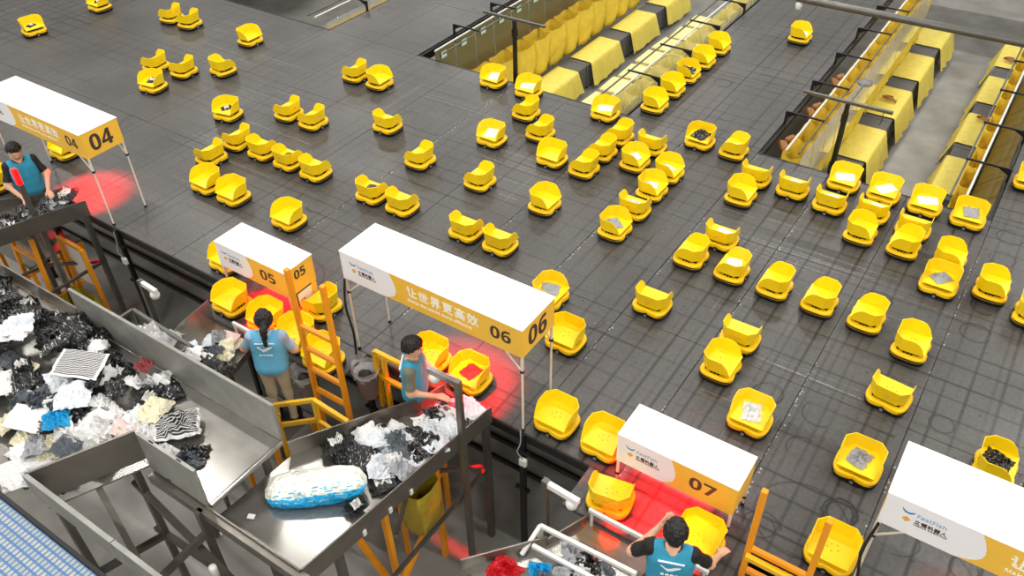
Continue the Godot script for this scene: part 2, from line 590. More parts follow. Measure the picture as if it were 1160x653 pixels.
func make_robot() -> Node3D:
	var o := Node3D.new()
	o.name = "sorting_robot"
	var st := mb()
	loft(st, [outline(28, 0.96, 0.008), outline(28, 0.995, 0.02), outline(28, 0.995, 0.06)])
	build("chassis", st, M.black_plastic, o)
	st = mb()
	loft(st, [outline(32, 0.99, 0.056), outline(32, 1.0, 0.062), outline(32, 1.0, 0.095), outline(32, 0.975, 0.112), outline(32, 0.93, 0.118)])
	build("body", st, M.robot_yellow, o)
	for s in [-1.0, 1.0]:
		st = mb()
		var lo := []
		var hi := []
		for i in 13:
			var t := -0.95 + 1.9 * i / 12.0
			var x := 0.2295 * pow(absf(cos(t)), 0.62)
			var z := 0.2135 * signf(sin(t)) * pow(absf(sin(t)), 0.62)
			var hh := 0.011 * (1.0 - pow(absf(i - 6) / 6.5, 3.0))
			lo.append(Vector3(s * x, 0.077 - hh, s * z)); hi.append(Vector3(s * x, 0.077 + hh, s * z))
		sheet(st, [lo, hi])
		build("bumper_slot", st, M.slot_black, o)
		st = mb()
		tube(st, Vector3(0, 0.036, s * 0.15), Vector3(0, 0.036, s * 0.194), 0.036, 14)
		var w := build("wheel", st, M.tyre, o)
		st = mb()
		tube(st, Vector3(0, 0.036, s * 0.19), Vector3(0, 0.036, s * 0.2), 0.02, 10)
		build("hub", st, M.hub, w)
		st = mb()
		for k in 3: box(st, Vector3(s * 0.165, 0.14, -0.045 + 0.04 * k), Vector3(0.02, 0.05, 0.025))
		build("tray_bracket", st, M.slot_black, o)
	st = mb()
	cbox(st, Vector3(0, 0.14, -0.01), Vector3(0.3, 0.05, 0.25), 0.006)
	build("tray_support", st, M.slot_black, o)
	# tray: half-octagon bucket, open towards +z, floor rising to the open lip
	st = mb()
	var f := [Vector3(-0.19, 0.178, 0.172), Vector3(0.19, 0.178, 0.172), Vector3(0.19, 0.19, -0.09), Vector3(0.118, 0.194, -0.165), Vector3(-0.118, 0.194, -0.165), Vector3(-0.19, 0.19, -0.09)]
	prism(st, f, Vector3(0, -0.012, 0))
	for s in [-1.0, 1.0]:
		var w := [Vector3(0.19, 0.166, 0.172), Vector3(0.19, 0.158, -0.09), Vector3(0.208, 0.338, -0.1), Vector3(0.208, 0.342, 0.02), Vector3(0.206, 0.328, 0.07), Vector3(0.199, 0.27, 0.125)]
		for i in w.size(): w[i].x *= s
		prism(st, w, Vector3(-0.007 * s, 0, 0))
		var c := [Vector3(0.19, 0.158, -0.09), Vector3(0.118, 0.156, -0.165), Vector3(0.128, 0.338, -0.186), Vector3(0.208, 0.338, -0.1)]
		for i in c.size(): c[i].x *= s
		prism(st, c, Vector3(-0.005 * s, 0, 0.005))
	prism(st, [Vector3(0.118, 0.156, -0.165), Vector3(-0.118, 0.156, -0.165), Vector3(-0.128, 0.338, -0.186), Vector3(0.128, 0.338, -0.186)], Vector3(0, 0, 0.007))
	var tray := build("tray", st, M.tray_yellow, o)
	st = mb()
	for p in [[-0.05, 0.02], [0.0, 0.05], [0.05, 0.02], [-0.02, -0.02], [0.03, -0.03]]:
		var y: float = 0.186 - p[1] * 0.047
		tube(st, Vector3(p[0], y - 0.004, p[1]), Vector3(p[0], y + 0.002, p[1]), 0.0055, 6)
	build("rivet_holes", st, M.slot_black, tray)
	st = mb()
	box(st, Vector3(0, 0.245, -0.1758), Vector3(0.055, 0.02, 0.004), Basis(Vector3.RIGHT, 0.11))
	build("emblem", st, M.print_gold, tray)
	return o

# ---- parcels ------------------------------------------------------------
func envelope(sd: int, w: float, d: float, t: float, rough := 1.0, crisp := false) -> ArrayMesh:
	# a soft mailing bag: crumpled cushion with thin edges
	var n := FastNoiseLite.new()
	n.seed = sd; n.frequency = 2.2; n.fractal_octaves = 3
	var nx := 13
	var nz := 11
	var top := []
	var bot := []
	for i in nz:
		var rt := []
		var rb := []
		for j in nx:
			var u := float(j) / (nx - 1) * 2.0 - 1.0
			var v := float(i) / (nz - 1) * 2.0 - 1.0
			var e := (1.0 - pow(absf(u), 3.0)) * (1.0 - pow(absf(v), 3.0))
			var x := u * w / 2 * (1.0 + 0.13 * rough * n.get_noise_2d(v * 0.9 + 7.0, u * 0.4))
			var z := v * d / 2 * (1.0 + 0.13 * rough * n.get_noise_2d(u * 0.9 + 17.0, v * 0.4))
			var h := e * t * (0.62 + 0.9 * rough * n.get_noise_2d(u * 1.1, v * 1.1 + 31.0)) + 0.3 * t * rough * n.get_noise_2d(u * 2.4 + 3.0, v * 2.4) * (0.4 + e) + (0.22 * t * n.get_noise_2d(u * 6.0 + 90.0, v * 6.0) * (0.3 + e) if crisp else 0.0)
			var curl := 0.25 * t * rough * (n.get_noise_2d(u * 0.7 + 50.0, v * 0.7) + 0.4)
			rt.append(Vector3(x, maxf(0.004, h) + maxf(0.0, curl) + 0.003, z))
			rb.append(Vector3(x, maxf(0.0, curl) * (1.0 - e), z))
		top.append(rt); bot.append(rb)
	for b in bot: b.reverse()
	var st := mb()
	sheet(st, top, -1 if crisp else 5)
	sheet(st, bot, 6)
	return done(st)

func bolster() -> ArrayMesh:
	# a stuffed long sack, flattened below, puckered at both ends
	var n := FastNoiseLite.new()
	n.seed = 5; n.frequency = 1.5; n.fractal_octaves = 3
	var rows := []
	for k in 25:
		var t := TAU * k / 24.0 - PI / 2
		var row := []
		for i in 17:
			var u := i / 16.0 * 2.0 - 1.0
			var e := pow(1.0 - pow(absf(u), 4.0), 0.45)
			var w := 1.0 + 0.12 * n.get_noise_3d(u * 2.0, cos(t), sin(t)) + 0.05 * n.get_noise_3d(u * 7.0, cos(t) * 3.0, sin(t) * 3.0)
			row.append(Vector3(u * 0.47, maxf(0.0, 0.12 + 0.13 * sin(t) * e * w), 0.19 * cos(t) * (0.25 + 0.75 * e) * w))
		rows.append(row)
	rows.reverse()
	var st := mb()
	sheet(st, rows)
	return done(st)

func carton(w: float, h: float, d: float) -> ArrayMesh:
	var st := mb()
	cbox(st, Vector3(0, h / 2, 0), Vector3(w, h, d), 0.004)
	box(st, Vector3(0, h + 0.0006, 0), Vector3(w * 0.98, 0.001, 0.045))
	return done(st)

var ENV := []
func make_envelopes() -> void:
	for i in 10:
		ENV.append(envelope(100 + i * 7, 1.0, 0.75 + 0.05 * (i % 4), 0.26 + 0.05 * (i % 3), 1.0 + 0.15 * (i % 4), i % 2 == 0))
	ENV.append(envelope(300, 1.0, 0.72, 0.1, 0.5))
	ENV.append(envelope(301, 1.0, 0.7, 0.07, 0.35))

func parcel(called: String, k: int, m, at: Vector3, size: float, turn: Vector3, label: String, category: String, group := "", flat := 1.0) -> MeshInstance3D:
	var o := part(called, ENV[k], m, null, at)
	o.basis = Basis.from_euler(turn) * Basis.from_scale(Vector3(size, size * flat, size))
	tag(o, label, category, group)
	return o

# ---- lettering ----------------------------------------------------------
var HAN := {
	"rang": [[1.5, 9, 2.5, 8], [0.8, 6.3, 2.6, 6.3, 2.6, 1.5, 3.8, 2.6], [6.2, 9, 6.2, 0.8], [6.2, 5.5, 9, 5.5], [4, 0.8, 9.6, 0.8]],
	"shi": [[0.5, 6.3, 9.5, 6.3], [2.3, 8.7, 2.3, 1, 9, 1], [4.8, 9, 4.8, 3.4], [7.4, 9, 7.4, 3.4], [4.8, 3.4, 7.4, 3.4]],
	"jie": [[2, 9.3, 8, 9.3, 8, 5.2, 2, 5.2, 2, 9.3], [2, 7.2, 8, 7.2], [5, 9.3, 5, 5.2], [5, 5.2, 3.2, 3.6, 0.6, 2.6], [5, 5.2, 7, 3.6, 9.4, 2.6], [3.6, 3.2, 3.4, 1.6, 2.2, 0.3], [6.6, 3.2, 6.6, 0.3]],
	"geng": [[0.8, 9.2, 9.2, 9.2], [2, 7.6, 8, 7.6, 8, 3.8, 2, 3.8, 2, 7.6], [2, 5.7, 8, 5.7], [5, 9.2, 5, 4, 3.8, 2, 1, 0.4], [2.6, 3, 5, 1.2, 9.2, 0.4]],
	"gao": [[5, 10, 5, 8.8], [0.6, 8.6, 9.4, 8.6], [3, 7.5, 7, 7.5, 7, 5.8, 3, 5.8, 3, 7.5], [1.2, 0.3, 1.2, 4.6, 8.8, 4.6, 8.8, 0.8, 7.8, 0.4], [3.2, 3.3, 6.8, 3.3, 6.8, 1.5, 3.2, 1.5, 3.2, 3.3]],
	"xiao": [[2.6, 9.8, 2.9, 8.6], [0.5, 8.2, 5, 8.2], [1.8, 7.2, 0.8, 5.6], [3.7, 7.2, 4.8, 5.8], [4, 5.2, 2.6, 2.4, 0.6, 0.6], [1.4, 4.8, 3, 2.6, 4.8, 0.8], [6.9, 9.6, 6.3, 7.6, 5.4, 6], [6.3, 7.4, 9.6, 7.4], [8.8, 7.2, 8, 4.2, 5.4, 0.5], [6.4, 6, 7.4, 3, 9.6, 0.5]],
	"li": [[5, 9.6, 5.4, 8.2], [1.2, 7.4, 8.8, 7.4], [3, 6, 3.8, 2], [7, 6.2, 6, 1], [0.6, 0.8, 9.4, 0.8]],
	"biao": [[2.2, 9.6, 0.6, 7], [1.6, 8, 4, 8], [1.2, 6, 3.8, 6], [0.8, 4.2, 4, 4.2], [2.4, 6, 2.4, 0.8, 4, 2], [4.8, 9.4, 9.6, 9.4], [5.2, 7.9, 9.2, 7.9, 9.2, 5.8, 5.2, 5.8, 5.2, 7.9], [6.4, 9.4, 6.4, 5.8], [8, 9.4, 8, 5.8], [5.2, 4.6, 9.2, 4.6], [4.6, 3.2, 9.8, 3.2], [7.2, 3.2, 7.2, 0.3], [5.8, 2.2, 5, 0.8], [8.6, 2.2, 9.6, 0.8]],
	"ji": [[0.5, 7.2, 4.3, 7.2], [2.4, 9.6, 2.4, 0.3], [2.4, 6.6, 0.5, 3], [2.6, 5.6, 4, 4], [5.6, 8.8, 5.4, 4, 4.4, 0.6], [5.6, 8.8, 8, 8.8, 8, 1.2, 9.6, 1.2, 9.6, 2.6]],
	"qi": [[1.2, 9.4, 4, 9.4, 4, 7, 1.2, 7, 1.2, 9.4], [6, 9.4, 8.8, 9.4, 8.8, 7, 6, 7, 6, 9.4], [0.6, 5.4, 9.4, 5.4], [5, 6.6, 4, 4.4, 0.8, 3.4], [5.2, 5.2, 6.6, 4, 9.4, 3.2], [1.4, 2.8, 4, 2.8, 4, 0.4, 1.4, 0.4, 1.4, 2.8], [6, 2.8, 8.6, 2.8, 8.6, 0.4, 6, 0.4, 6, 2.8]],
	"ren": [[5, 9.4, 4.4, 5, 0.8, 0.6], [4.8, 6, 6.4, 3, 9.4, 0.6]],
}

func han(words: Array, size: float, gap: float, weight := 0.12) -> ArrayMesh:
	# characters drawn stroke by stroke in the xy plane, facing +z
	var st := mb()
	var s := size / 10.0
	var x0 := 0.0
	for w in words:
		var dz := 0.001
		for k in HAN[w]:
			for i in range(0, k.size() - 2, 2):
				dz += 0.0001
				var a := Vector3(x0 + k[i] * s, k[i + 1] * s, dz)
				var e := Vector3(x0 + k[i + 2] * s, k[i + 3] * s, dz)
				var dir := (e - a).normalized() * size * weight * 0.4
				beam(st, a - dir, e + dir, size * weight, 0.002, Vector3.BACK)
		x0 += size + gap
	return done(st)

var FONT: SystemFont
var FONT_BOLD: SystemFont
func text(called: String, words: String, size: float, m, parent, at: Vector3, bold := true, stretch := 1.0, turn := 0.0) -> void:
	if FONT == null:
		FONT = SystemFont.new(); FONT.font_names = PackedStringArray(["Droid Sans"])
		FONT_BOLD = SystemFont.new(); FONT_BOLD.font_names = PackedStringArray(["Droid Sans"]); FONT_BOLD.font_weight = 700
	var t := TextMesh.new()
	t.text = words
	t.font = FONT_BOLD if bold else FONT
	t.font_size = 64
	t.pixel_size = size / 64.0 * 1.36
	t.depth = 0.003
	t.horizontal_alignment = HORIZONTAL_ALIGNMENT_LEFT
	var o := part(called, t, m, parent, at)
	o.rotation.y = turn
	o.scale.x = stretch

func logo(parent, at: Vector3) -> void:
	# swallow-like blue fish mark, FastFish wordmark, gold diamond and maker's name
	var st := mb()
	for q in [[[0, 0.62], [0.18, 0.4], [0.42, 0.28], [0.5, 0.12], [0.28, 0.14], [0.1, 0.32]], [[0.42, 0.28], [0.62, 0.3], [1.0, 0.5], [0.82, 0.22], [0.62, 0.1], [0.5, 0.12]]]:
		var p := []
		for v in q: p.append(Vector3(v[0] * 0.105, v[1] * 0.1 + 0.115, 0))
		prism(st, p, Vector3(0, 0, 0.002))
	build("fish_mark", st, M.print_blue, parent, at)
	text("brand_lettering", "FastFish", 0.04, M.print_pale_blue, parent, at + Vector3(0.115, 0.14, 0.001), false, 1.15)
	st = mb()
	prism(st, [Vector3(0.02, 0.06, 0), Vector3(0.055, 0.03, 0), Vector3(0.09, 0.06, 0), Vector3(0.055, 0.09, 0)], Vector3(0, 0, 0.002))
	build("gold_diamond", st, M.print_gold, parent, at)
	part("maker_name", han(["li", "biao", "ji", "qi", "ren"], 0.043, 0.006, 0.14), M.print_brown, parent, at + Vector3(0.115, 0.05, 0))
	text("small_lettering", "LIBIAO ROBOTICS", 0.014, M.print_brown, parent, at + Vector3(0.115, 0.034, 0.001), true, 1.55)

func white_end(len: float, h: float) -> ArrayMesh:
	# the white field at the left of a fascia, its right end rounded
	var p := [Vector3(0, 0, 0)]
	for q in [[0.76, 0.0], [0.88, 0.08], [0.95, 0.17], [0.985, 0.28], [1.0, 0.42], [0.99, 0.56], [0.965, 0.72], [0.93, 0.88], [0.9, 1.0]]: p.append(Vector3(q[0] * len, q[1] * h, 0))
	p.append(Vector3(0, h, 0))
	var st := mb()
	prism(st, p, Vector3(0, 0, 0.0015))
	return done(st)

func canopy(number: String, x0: float, x1: float, z0: float, z1: float, y0: float, y1: float, long: bool, label: String) -> Node3D:
	# x0..x1 along the deck edge, z0 front, z1 back
	var o := base("station_canopy", Vector3(x0, 0, z0))
	tag(o, label, "canopy", "numbered station canopies")
	var w := x1 - x0
	var d := z0 - z1
	var h := y1 - y0
	var st := mb()
	cbox(st, Vector3(w / 2, y1, -d / 2), Vector3(w + 0.012, 0.014, d + 0.012), 0.004)
	for i in 4:
		for z in [-0.03, -d + 0.03]:
			tube(st, Vector3(w * (0.06 + 0.29 * i), y1 + 0.006, z), Vector3(w * (0.06 + 0.29 * i), y1 + 0.009, z), 0.006, 6)
	build("roof_panel", st, M.canopy_white, o)
	st = mb(); cbox(st, Vector3(w / 2, y0 + h / 2, -0.008), Vector3(w, h - 0.014, 0.016), 0.003)
	var front := build("front_fascia", st, M.canopy_yellow, o)
	st = mb(); cbox(st, Vector3(w / 2, y0 + h / 2, -d + 0.008), Vector3(w, h - 0.014, 0.016), 0.003)
	build("back_fascia", st, M.canopy_yellow, o)
	st = mb(); cbox(st, Vector3(0.008, y0 + h / 2, -d / 2), Vector3(0.016, h - 0.014, d - 0.034), 0.003)
	build("side_fascia", st, M.canopy_yellow, o)
	st = mb(); cbox(st, Vector3(w - 0.008, y0 + h / 2, -d / 2), Vector3(0.016, h - 0.014, d - 0.034), 0.003)
	var side := build("side_fascia", st, M.canopy_yellow, o)
	var wl := (0.77 if long else 0.62)
	part("white_field", white_end(wl, h - 0.018), M.logo_white, front, Vector3(0.002, y0 + 0.009, 0.0005))
	logo(front, Vector3(0.13 if long else 0.09, y0 + 0.12, 0.002))
	if long:
		part("slogan", han(["rang", "shi", "jie", "geng", "gao", "xiao"], 0.135, 0.022, 0.14), M.print_white, front, Vector3(0.92, y0 + 0.17, 0.0))
		text("small_lettering", "Make the world more efficient", 0.04, M.print_white, front, Vector3(0.92, y0 + 0.112, 0.001), true, 1.05)
		if number != "08": text("number", number, 0.155, M.print_brown, front, Vector3(w - 0.39, y0 + 0.2, 0.001), true, 1.12)
		if number != "08": text("number", number, 0.235, M.print_brown, side, Vector3(w + 0.002, y0 + 0.19, -0.1), true, 1.0, PI / 2)
	else:
		text("number", number, 0.155, M.print_brown, front, Vector3(w * 0.62, y0 + 0.2, 0.001), true, 1.2)
		if number == "05":
			text("number", number, 0.13, M.print_brown, side, Vector3(w + 0.002, y0 + 0.26, -0.13), true, 1.0, PI / 2)
	if number == "05":
		st = mb(); cbox(st, Vector3(w - 0.008, y0 / 2 + 0.005, -d + 0.05), Vector3(0.016, y0, 0.08), 0.003)
		build("side_post", st, M.canopy_yellow, o)
		var sc := base("display_screen", Vector3(x1 - 0.03, 0.2, (z0 + z1) / 2 - 0.03))
		tag(sc, "small white screen in a black frame under the side of canopy 05", "screen")
		st = mb(); cbox(st, Vector3.ZERO, Vector3(0.03, 0.22, 0.3), 0.005)
		build("screen_frame", st, M.screen_black, sc)
		st = mb(); box(st, Vector3(0.016, 0.005, 0), Vector3(0.002, 0.17, 0.25))
		build("screen_face", st, M.paper, sc)
		st = mb(); box(st, Vector3(0.018, -0.04, 0.06), Vector3(0.002, 0.04, 0.07))
		build("screen_mark", st, M.screen_green, sc)
	# legs with black clamps and feet
	for i in 4:
		var lx := 0.02 if i % 2 == 0 else w - 0.02
		var lz := -0.02 if i < 2 else -d + 0.02
		st = mb()
		tube(st, Vector3(lx, 0.015, lz), Vector3(lx, y0 + 0.05, lz), 0.013, 8)
		tube(st, Vector3(lx, maxf(0.1, y0 - 0.2), lz), Vector3(lx, y0 + 0.05, lz), 0.017, 8)
		var leg := build("leg", st, M.leg_white, o)
		st = mb()
		tube(st, Vector3(lx, 0.0, lz), Vector3(lx, 0.03, lz), 0.02, 8)
		build("foot", st, M.black_plastic, leg)
		st = mb()
		cbox(st, Vector3(lx, maxf(0.1, y0 - 0.2), lz), Vector3(0.04, 0.035, 0.04), 0.005)
		build("clamp", st, M.black_plastic, leg)
		if long:
			st = mb()
			var sx := 1.0 if i % 2 == 0 else -1.0
			tube(st, Vector3(lx, y0 - 0.2, lz), Vector3(lx + sx * 0.3, y0 + 0.1, lz), 0.011, 8)
			build("brace", st, M.leg_white, o)
	# red reading light under the roof
	var lamp := scan_lamp(Vector3(x0 + w * (0.62 if number == "06" else 0.5), y1 - 0.1, (z0 + z1) / 2), number)
	return o

func scan_lamp(at: Vector3, number: String) -> Node3D:
	var l := base("scanner_lamp", at)
	tag(l, "red barcode reading lamp hanging under the roof of " + ("the canopy at the bottom right corner" if number == "08" else "canopy " + number), "scanner lamp", "red scanner lamps")
	var st := mb()
	cbox(st, Vector3(0, 0.04, 0), Vector3(0.3, 0.06, 0.12), 0.01)
	build("housing", st, M.black_plastic, l)
	st = mb()
	tube(st, Vector3(0, 0.07, 0), Vector3(0, 0.105, 0), 0.01, 8)
	build("hanger", st, M.black_metal, l)
	st = mb()
	cbox(st, Vector3(0, 0.004, 0), Vector3(0.26, 0.012, 0.09), 0.003)
	build("lamp_face", st, M.red_lamp, l)
	st = mb()
	cbox(st, Vector3(0, 0.003, 0.053), Vector3(0.24, 0.01, 0.012), 0.002)
	build("added_white_strip", st, M.lamp_tube, l)  # glowing white strip added to lift the yellow of the robots
	return l

func red_light(lamp_at: Vector3, aim: Vector3, energy: float, angle := 40.0, tint := Color(1.0, 0.0, 0.05)) -> void:
	var s := SpotLight3D.new()
	s.name = numbered("scanner_light")
	s.light_color = tint
	s.light_energy = energy
	s.spot_range = 30.0
	s.spot_attenuation = 2.0
	s.spot_angle = angle
	s.spot_angle_attenuation = 0.6
	s.light_size = 0.06
	s.shadow_enabled = true
	add_child(s)
	s.position = lamp_at
	s.look_at_from_position(lamp_at, aim, Vector3.RIGHT if absf((aim - lamp_at).normalized().y) > 0.95 else Vector3.UP)

# ---- drop pits ----------------------------------------------------------
func bag_mesh(sd: int, w: float, d: float, h: float, sag := 1.0) -> ArrayMesh:
	# an open hanging sack, corners up, sides creased
	var n := FastNoiseLite.new()
	n.seed = sd; n.frequency = 1.4; n.fractal_octaves = 3
	var rows := []
	var m := 28
	for i in 9:
		var v := i / 8.0
		var row := []
		for k in m + 1:
			var t := TAU * (k % m) / m
			var x := signf(cos(t)) * pow(absf(cos(t)), 0.35)
			var z := signf(sin(t)) * pow(absf(sin(t)), 0.35)
			var sc := 1.0 - 0.12 * v + 0.1 * sin(v * PI) * sag
			var cr := 0.06 * n.get_noise_3d(x * 1.5, v * 1.6, z * 1.5) * minf(1.0, v * 4.0)
			var lift := -0.05 * sag * (1.0 - absf(x * z)) * (1.0 - v)
			row.append(Vector3(x * w / 2 * sc + cr * x, -h * v + lift + 0.05 * n.get_noise_2d(t * 2.0, v * 3.0) * v, z * d / 2 * sc + cr * z))
		rows.append(row)
	var last := []
	for k in m + 1: last.append(Vector3(0, -h * 1.02, 0))
	rows.append(last)
	var st := mb()
	sheet(st, rows)
	return done(st)

func drape_mesh(sd: int, len: float, width: float, fall: float, flare: float) -> ArrayMesh:
	# a sheet laid over a cart: flat on top, hanging on the +x side with folds
	var n := FastNoiseLite.new()
	n.seed = sd; n.frequency = 1.6
	var rows := []
	var h := width / 2
	for i in 17:
		var row := []
		for k in 17:
			var u := k / 16.0
			var z := (u - 0.5) * len
			var p: Vector3
			if i == 0: p = Vector3(-h - 0.02, -0.12, z)
			elif i == 1: p = Vector3(-h - 0.018, 0.0, z)
			elif i < 8: p = Vector3(-h + 0.01 + (i - 2) / 5.0 * (2.0 * h - 0.01), 0.022 + 0.008 * n.get_noise_2d(u * 3.0, i * 0.5), z)
			else:
				var q := (i - 8) / 8.0
				var fold := 0.045 * q * sin(u * 9.0 + sd) + 0.06 * q * n.get_noise_2d(u * 4.0, sd)
				p = Vector3(h + 0.03 + flare * q + absf(fold), 0.005 - fall * q * (0.88 + 0.12 * n.get_noise_1d(u * 1.2)), z * (1.0 + 0.08 * q))
			row.append(p)
		rows.append(row)
	var st := mb()
	sheet(st, rows)
	return done(st)

var BAGS := []
func pit_side(xe: float, s: float, zs: Array, plate: String, bags: Array, words: Dictionary) -> void:
	# furniture along one long side of a pit; xe is the deck edge, s points into the pit
	var st := mb()
	var g := base("pit_rail", Vector3(xe, 0, 0))
	tag(g, words.rail, "rail", "drop pit rails")
	for z in zs:
		st = mb()
		span(st, Vector3(s * 0.0, -0.02, z - 0.02), Vector3(s * 0.035, 0.2, z + 0.02))
		span(st, Vector3(s * 0.0, 0.185, z - 0.014), Vector3(s * 0.64, 0.21, z + 0.014))
		prism(st, [Vector3(s * 0.03, 0.19, z - 0.012), Vector3(s * 0.2, 0.19, z - 0.012), Vector3(s * 0.03, 0.1, z - 0.012)], Vector3(0, 0, 0.024))
		build("bracket", st, M.black_metal, g)
	st = mb(); tube(st, Vector3(s * 0.42, 0.165, -11.76), Vector3(s * 0.42, 0.165, -22.8), 0.018, 8)
	build("white_rail", st, M.white_metal, g)
	st = mb(); tube(st, Vector3(s * 0.62, 0.165, -11.76), Vector3(s * 0.62, 0.165, -22.8), 0.016, 8)
	build("dark_rail", st, M.steel_frame, g)
	st = mb(); span(st, Vector3(s * 0.04, -0.12, -22.8), Vector3(s * 0.06, -0.02, -11.76))
	build("rail_base", st, M.black_metal, g)
	# plates hung from the rail, one to a bag
	st = mb()
	if plate == "clear_plate": box(st, Vector3(0, -0.28, 0), Vector3(0.006, 0.76, 0.6), Basis(Vector3.BACK, -0.06 if s < 0 else 0.04))
	elif plate == "steel_plate": box(st, Vector3(0, -0.26, 0), Vector3(0.008, 0.8, 0.62), Basis(Vector3.BACK, s * 0.05))
	var pm := done(st)
	var lab := mb()
	box(lab, Vector3(s * 0.012, 0.02, 0.08), Vector3(0.003, 0.13, 0.16), Basis(Vector3.BACK, s * 0.05))
	for i in 3: box(lab, Vector3(s * 0.0135, 0.05 - 0.03 * i, 0.08), Vector3(0.003, 0.004, 0.1), Basis(Vector3.BACK, s * 0.05))
	var lm := done(lab)
	for i in words.plates:
		var p := part("chute_plate", pm, M[plate], null, Vector3(xe + s * words.get("off", 0.43), 0.0, -12.08 - 0.655 * i))
		tag(p, ORD[i] + " " + words.plate, "chute plate", words.plate_group)
		if plate == "steel_plate": part("sticker", lm, M.sticker, p)
	for i in bags.size():
		var b: Array = bags[i]
		var o := part("hanging_sack", BAGS[(i * 3 + int(absf(xe) * 7)) % BAGS.size()], M.bag_yellow if not M.has(b[4]) else M[b[4]], null, Vector3(b[0], b[1], b[2]))
		if b[4] == "bag_tall": o.scale = Vector3(0.85, 1.45, 0.98)
		elif b[4] == "bag_slim": o.scale = Vector3(0.42, 0.7, 1.05)
		o.rotation.y = b[3]
		tag(o, ORD[i] + " " + words.sack, "sack", words.sack_group)

func cart_row(x0: float, x1: float, top: float, z0: float, count: int, side: float, name_row: String, skip := []) -> void:
	var st := mb()
	var w := x1 - x0
	cbox(st, Vector3(0, -0.02, 0), Vector3(w, 0.04, 0.96), 0.008)
	cbox(st, Vector3(0, -0.3, 0), Vector3(w - 0.02, 0.5, 0.94), 0.006)
	var body := done(st)
	st = mb()
	for x in [-1.0, 1.0]:
		for z in [-1.0, 1.0]: tube(st, Vector3(x * (w / 2 - 0.05), -top + GROUND + 0.03, z * 0.4 - 0.012), Vector3(x * (w / 2 - 0.05), -top + GROUND + 0.03, z * 0.4 + 0.012), 0.03, 10)
	var wheels := done(st)
	for i in count:
		var z := z0 - 0.98 * i
		var c := base("parcel_cart", Vector3((x0 + x1) / 2, top, z))
		tag(c, "%s dark grey box cart in the row %s" % [ORD[i], name_row], "cart", "grey carts in the pits")
		part("cart_body", body, M.cart_grey, c)
		part("castors", wheels, M.black_plastic, c)
	for i in (count + 1) / 2:
		if i in skip: continue
		var dm := drape_mesh(i * 5 + int(absf(x0) * 10), 1.36, w, top - GROUND - 0.06, 0.12)
		var o := part("dust_sheet", dm, M.sheet_yellow, null, Vector3((x0 + x1) / 2, top + 0.006, z0 - 0.35 - 1.93 * i))
		if side < 0: o.rotation.y = PI
		tag(o, "%s yellow sheet draped over the carts %s" % [ORD[i], name_row], "sheet", "yellow sheets over the carts")

func t_pole(x: float, label: String, disc: bool) -> void:
	var o := base("cable_pole", Vector3(x, 0, -11.78))
	tag(o, label, "pole", "cable poles at the pits")
	var st := mb()
	span(st, Vector3(-0.03, GROUND, -0.03), Vector3(0.03, 1.15, 0.03))
	span(st, Vector3(-0.04, 0.86, -0.04), Vector3(0.04, 1.0, 0.04))
	build("post", st, M.black_metal, o)
	st = mb()
	span(st, Vector3(-0.65, 1.15, -0.025), Vector3(0.62, 1.19, 0.025))
	build("cross_bar", st, M.steel_frame, o)
	if disc: st = mb()
	if disc: beam(st, Vector3(0, 1.13, 0), Vector3(0, 1.11, -0.84), 0.025, 0.025)
	if disc: build("arm", st, M.steel_frame, o)
	st = mb()
	if disc: lathe(st, [Vector2(0, 0.03), Vector2(0.11, 0.025), Vector2(0.115, 0.0), Vector2(0, 0)], Vector3(0, 1.1, -0.86), 18)
	if disc: build("disc", st, M.disc_grey, o)
	st = mb()
	cord(st, curve([Vector3(0.5, 1.16, 0), Vector3(0.5, 1.0, 0.01), Vector3(0.49, 0.95, 0)]), 0.006)
	cord(st, curve([Vector3(0.04, 1.0, 0.02), Vector3(0.05, 0.6, 0.05), Vector3(0.035, 0.1, 0.03)]), 0.007)
	build("cable", st, M.black_plastic, o)

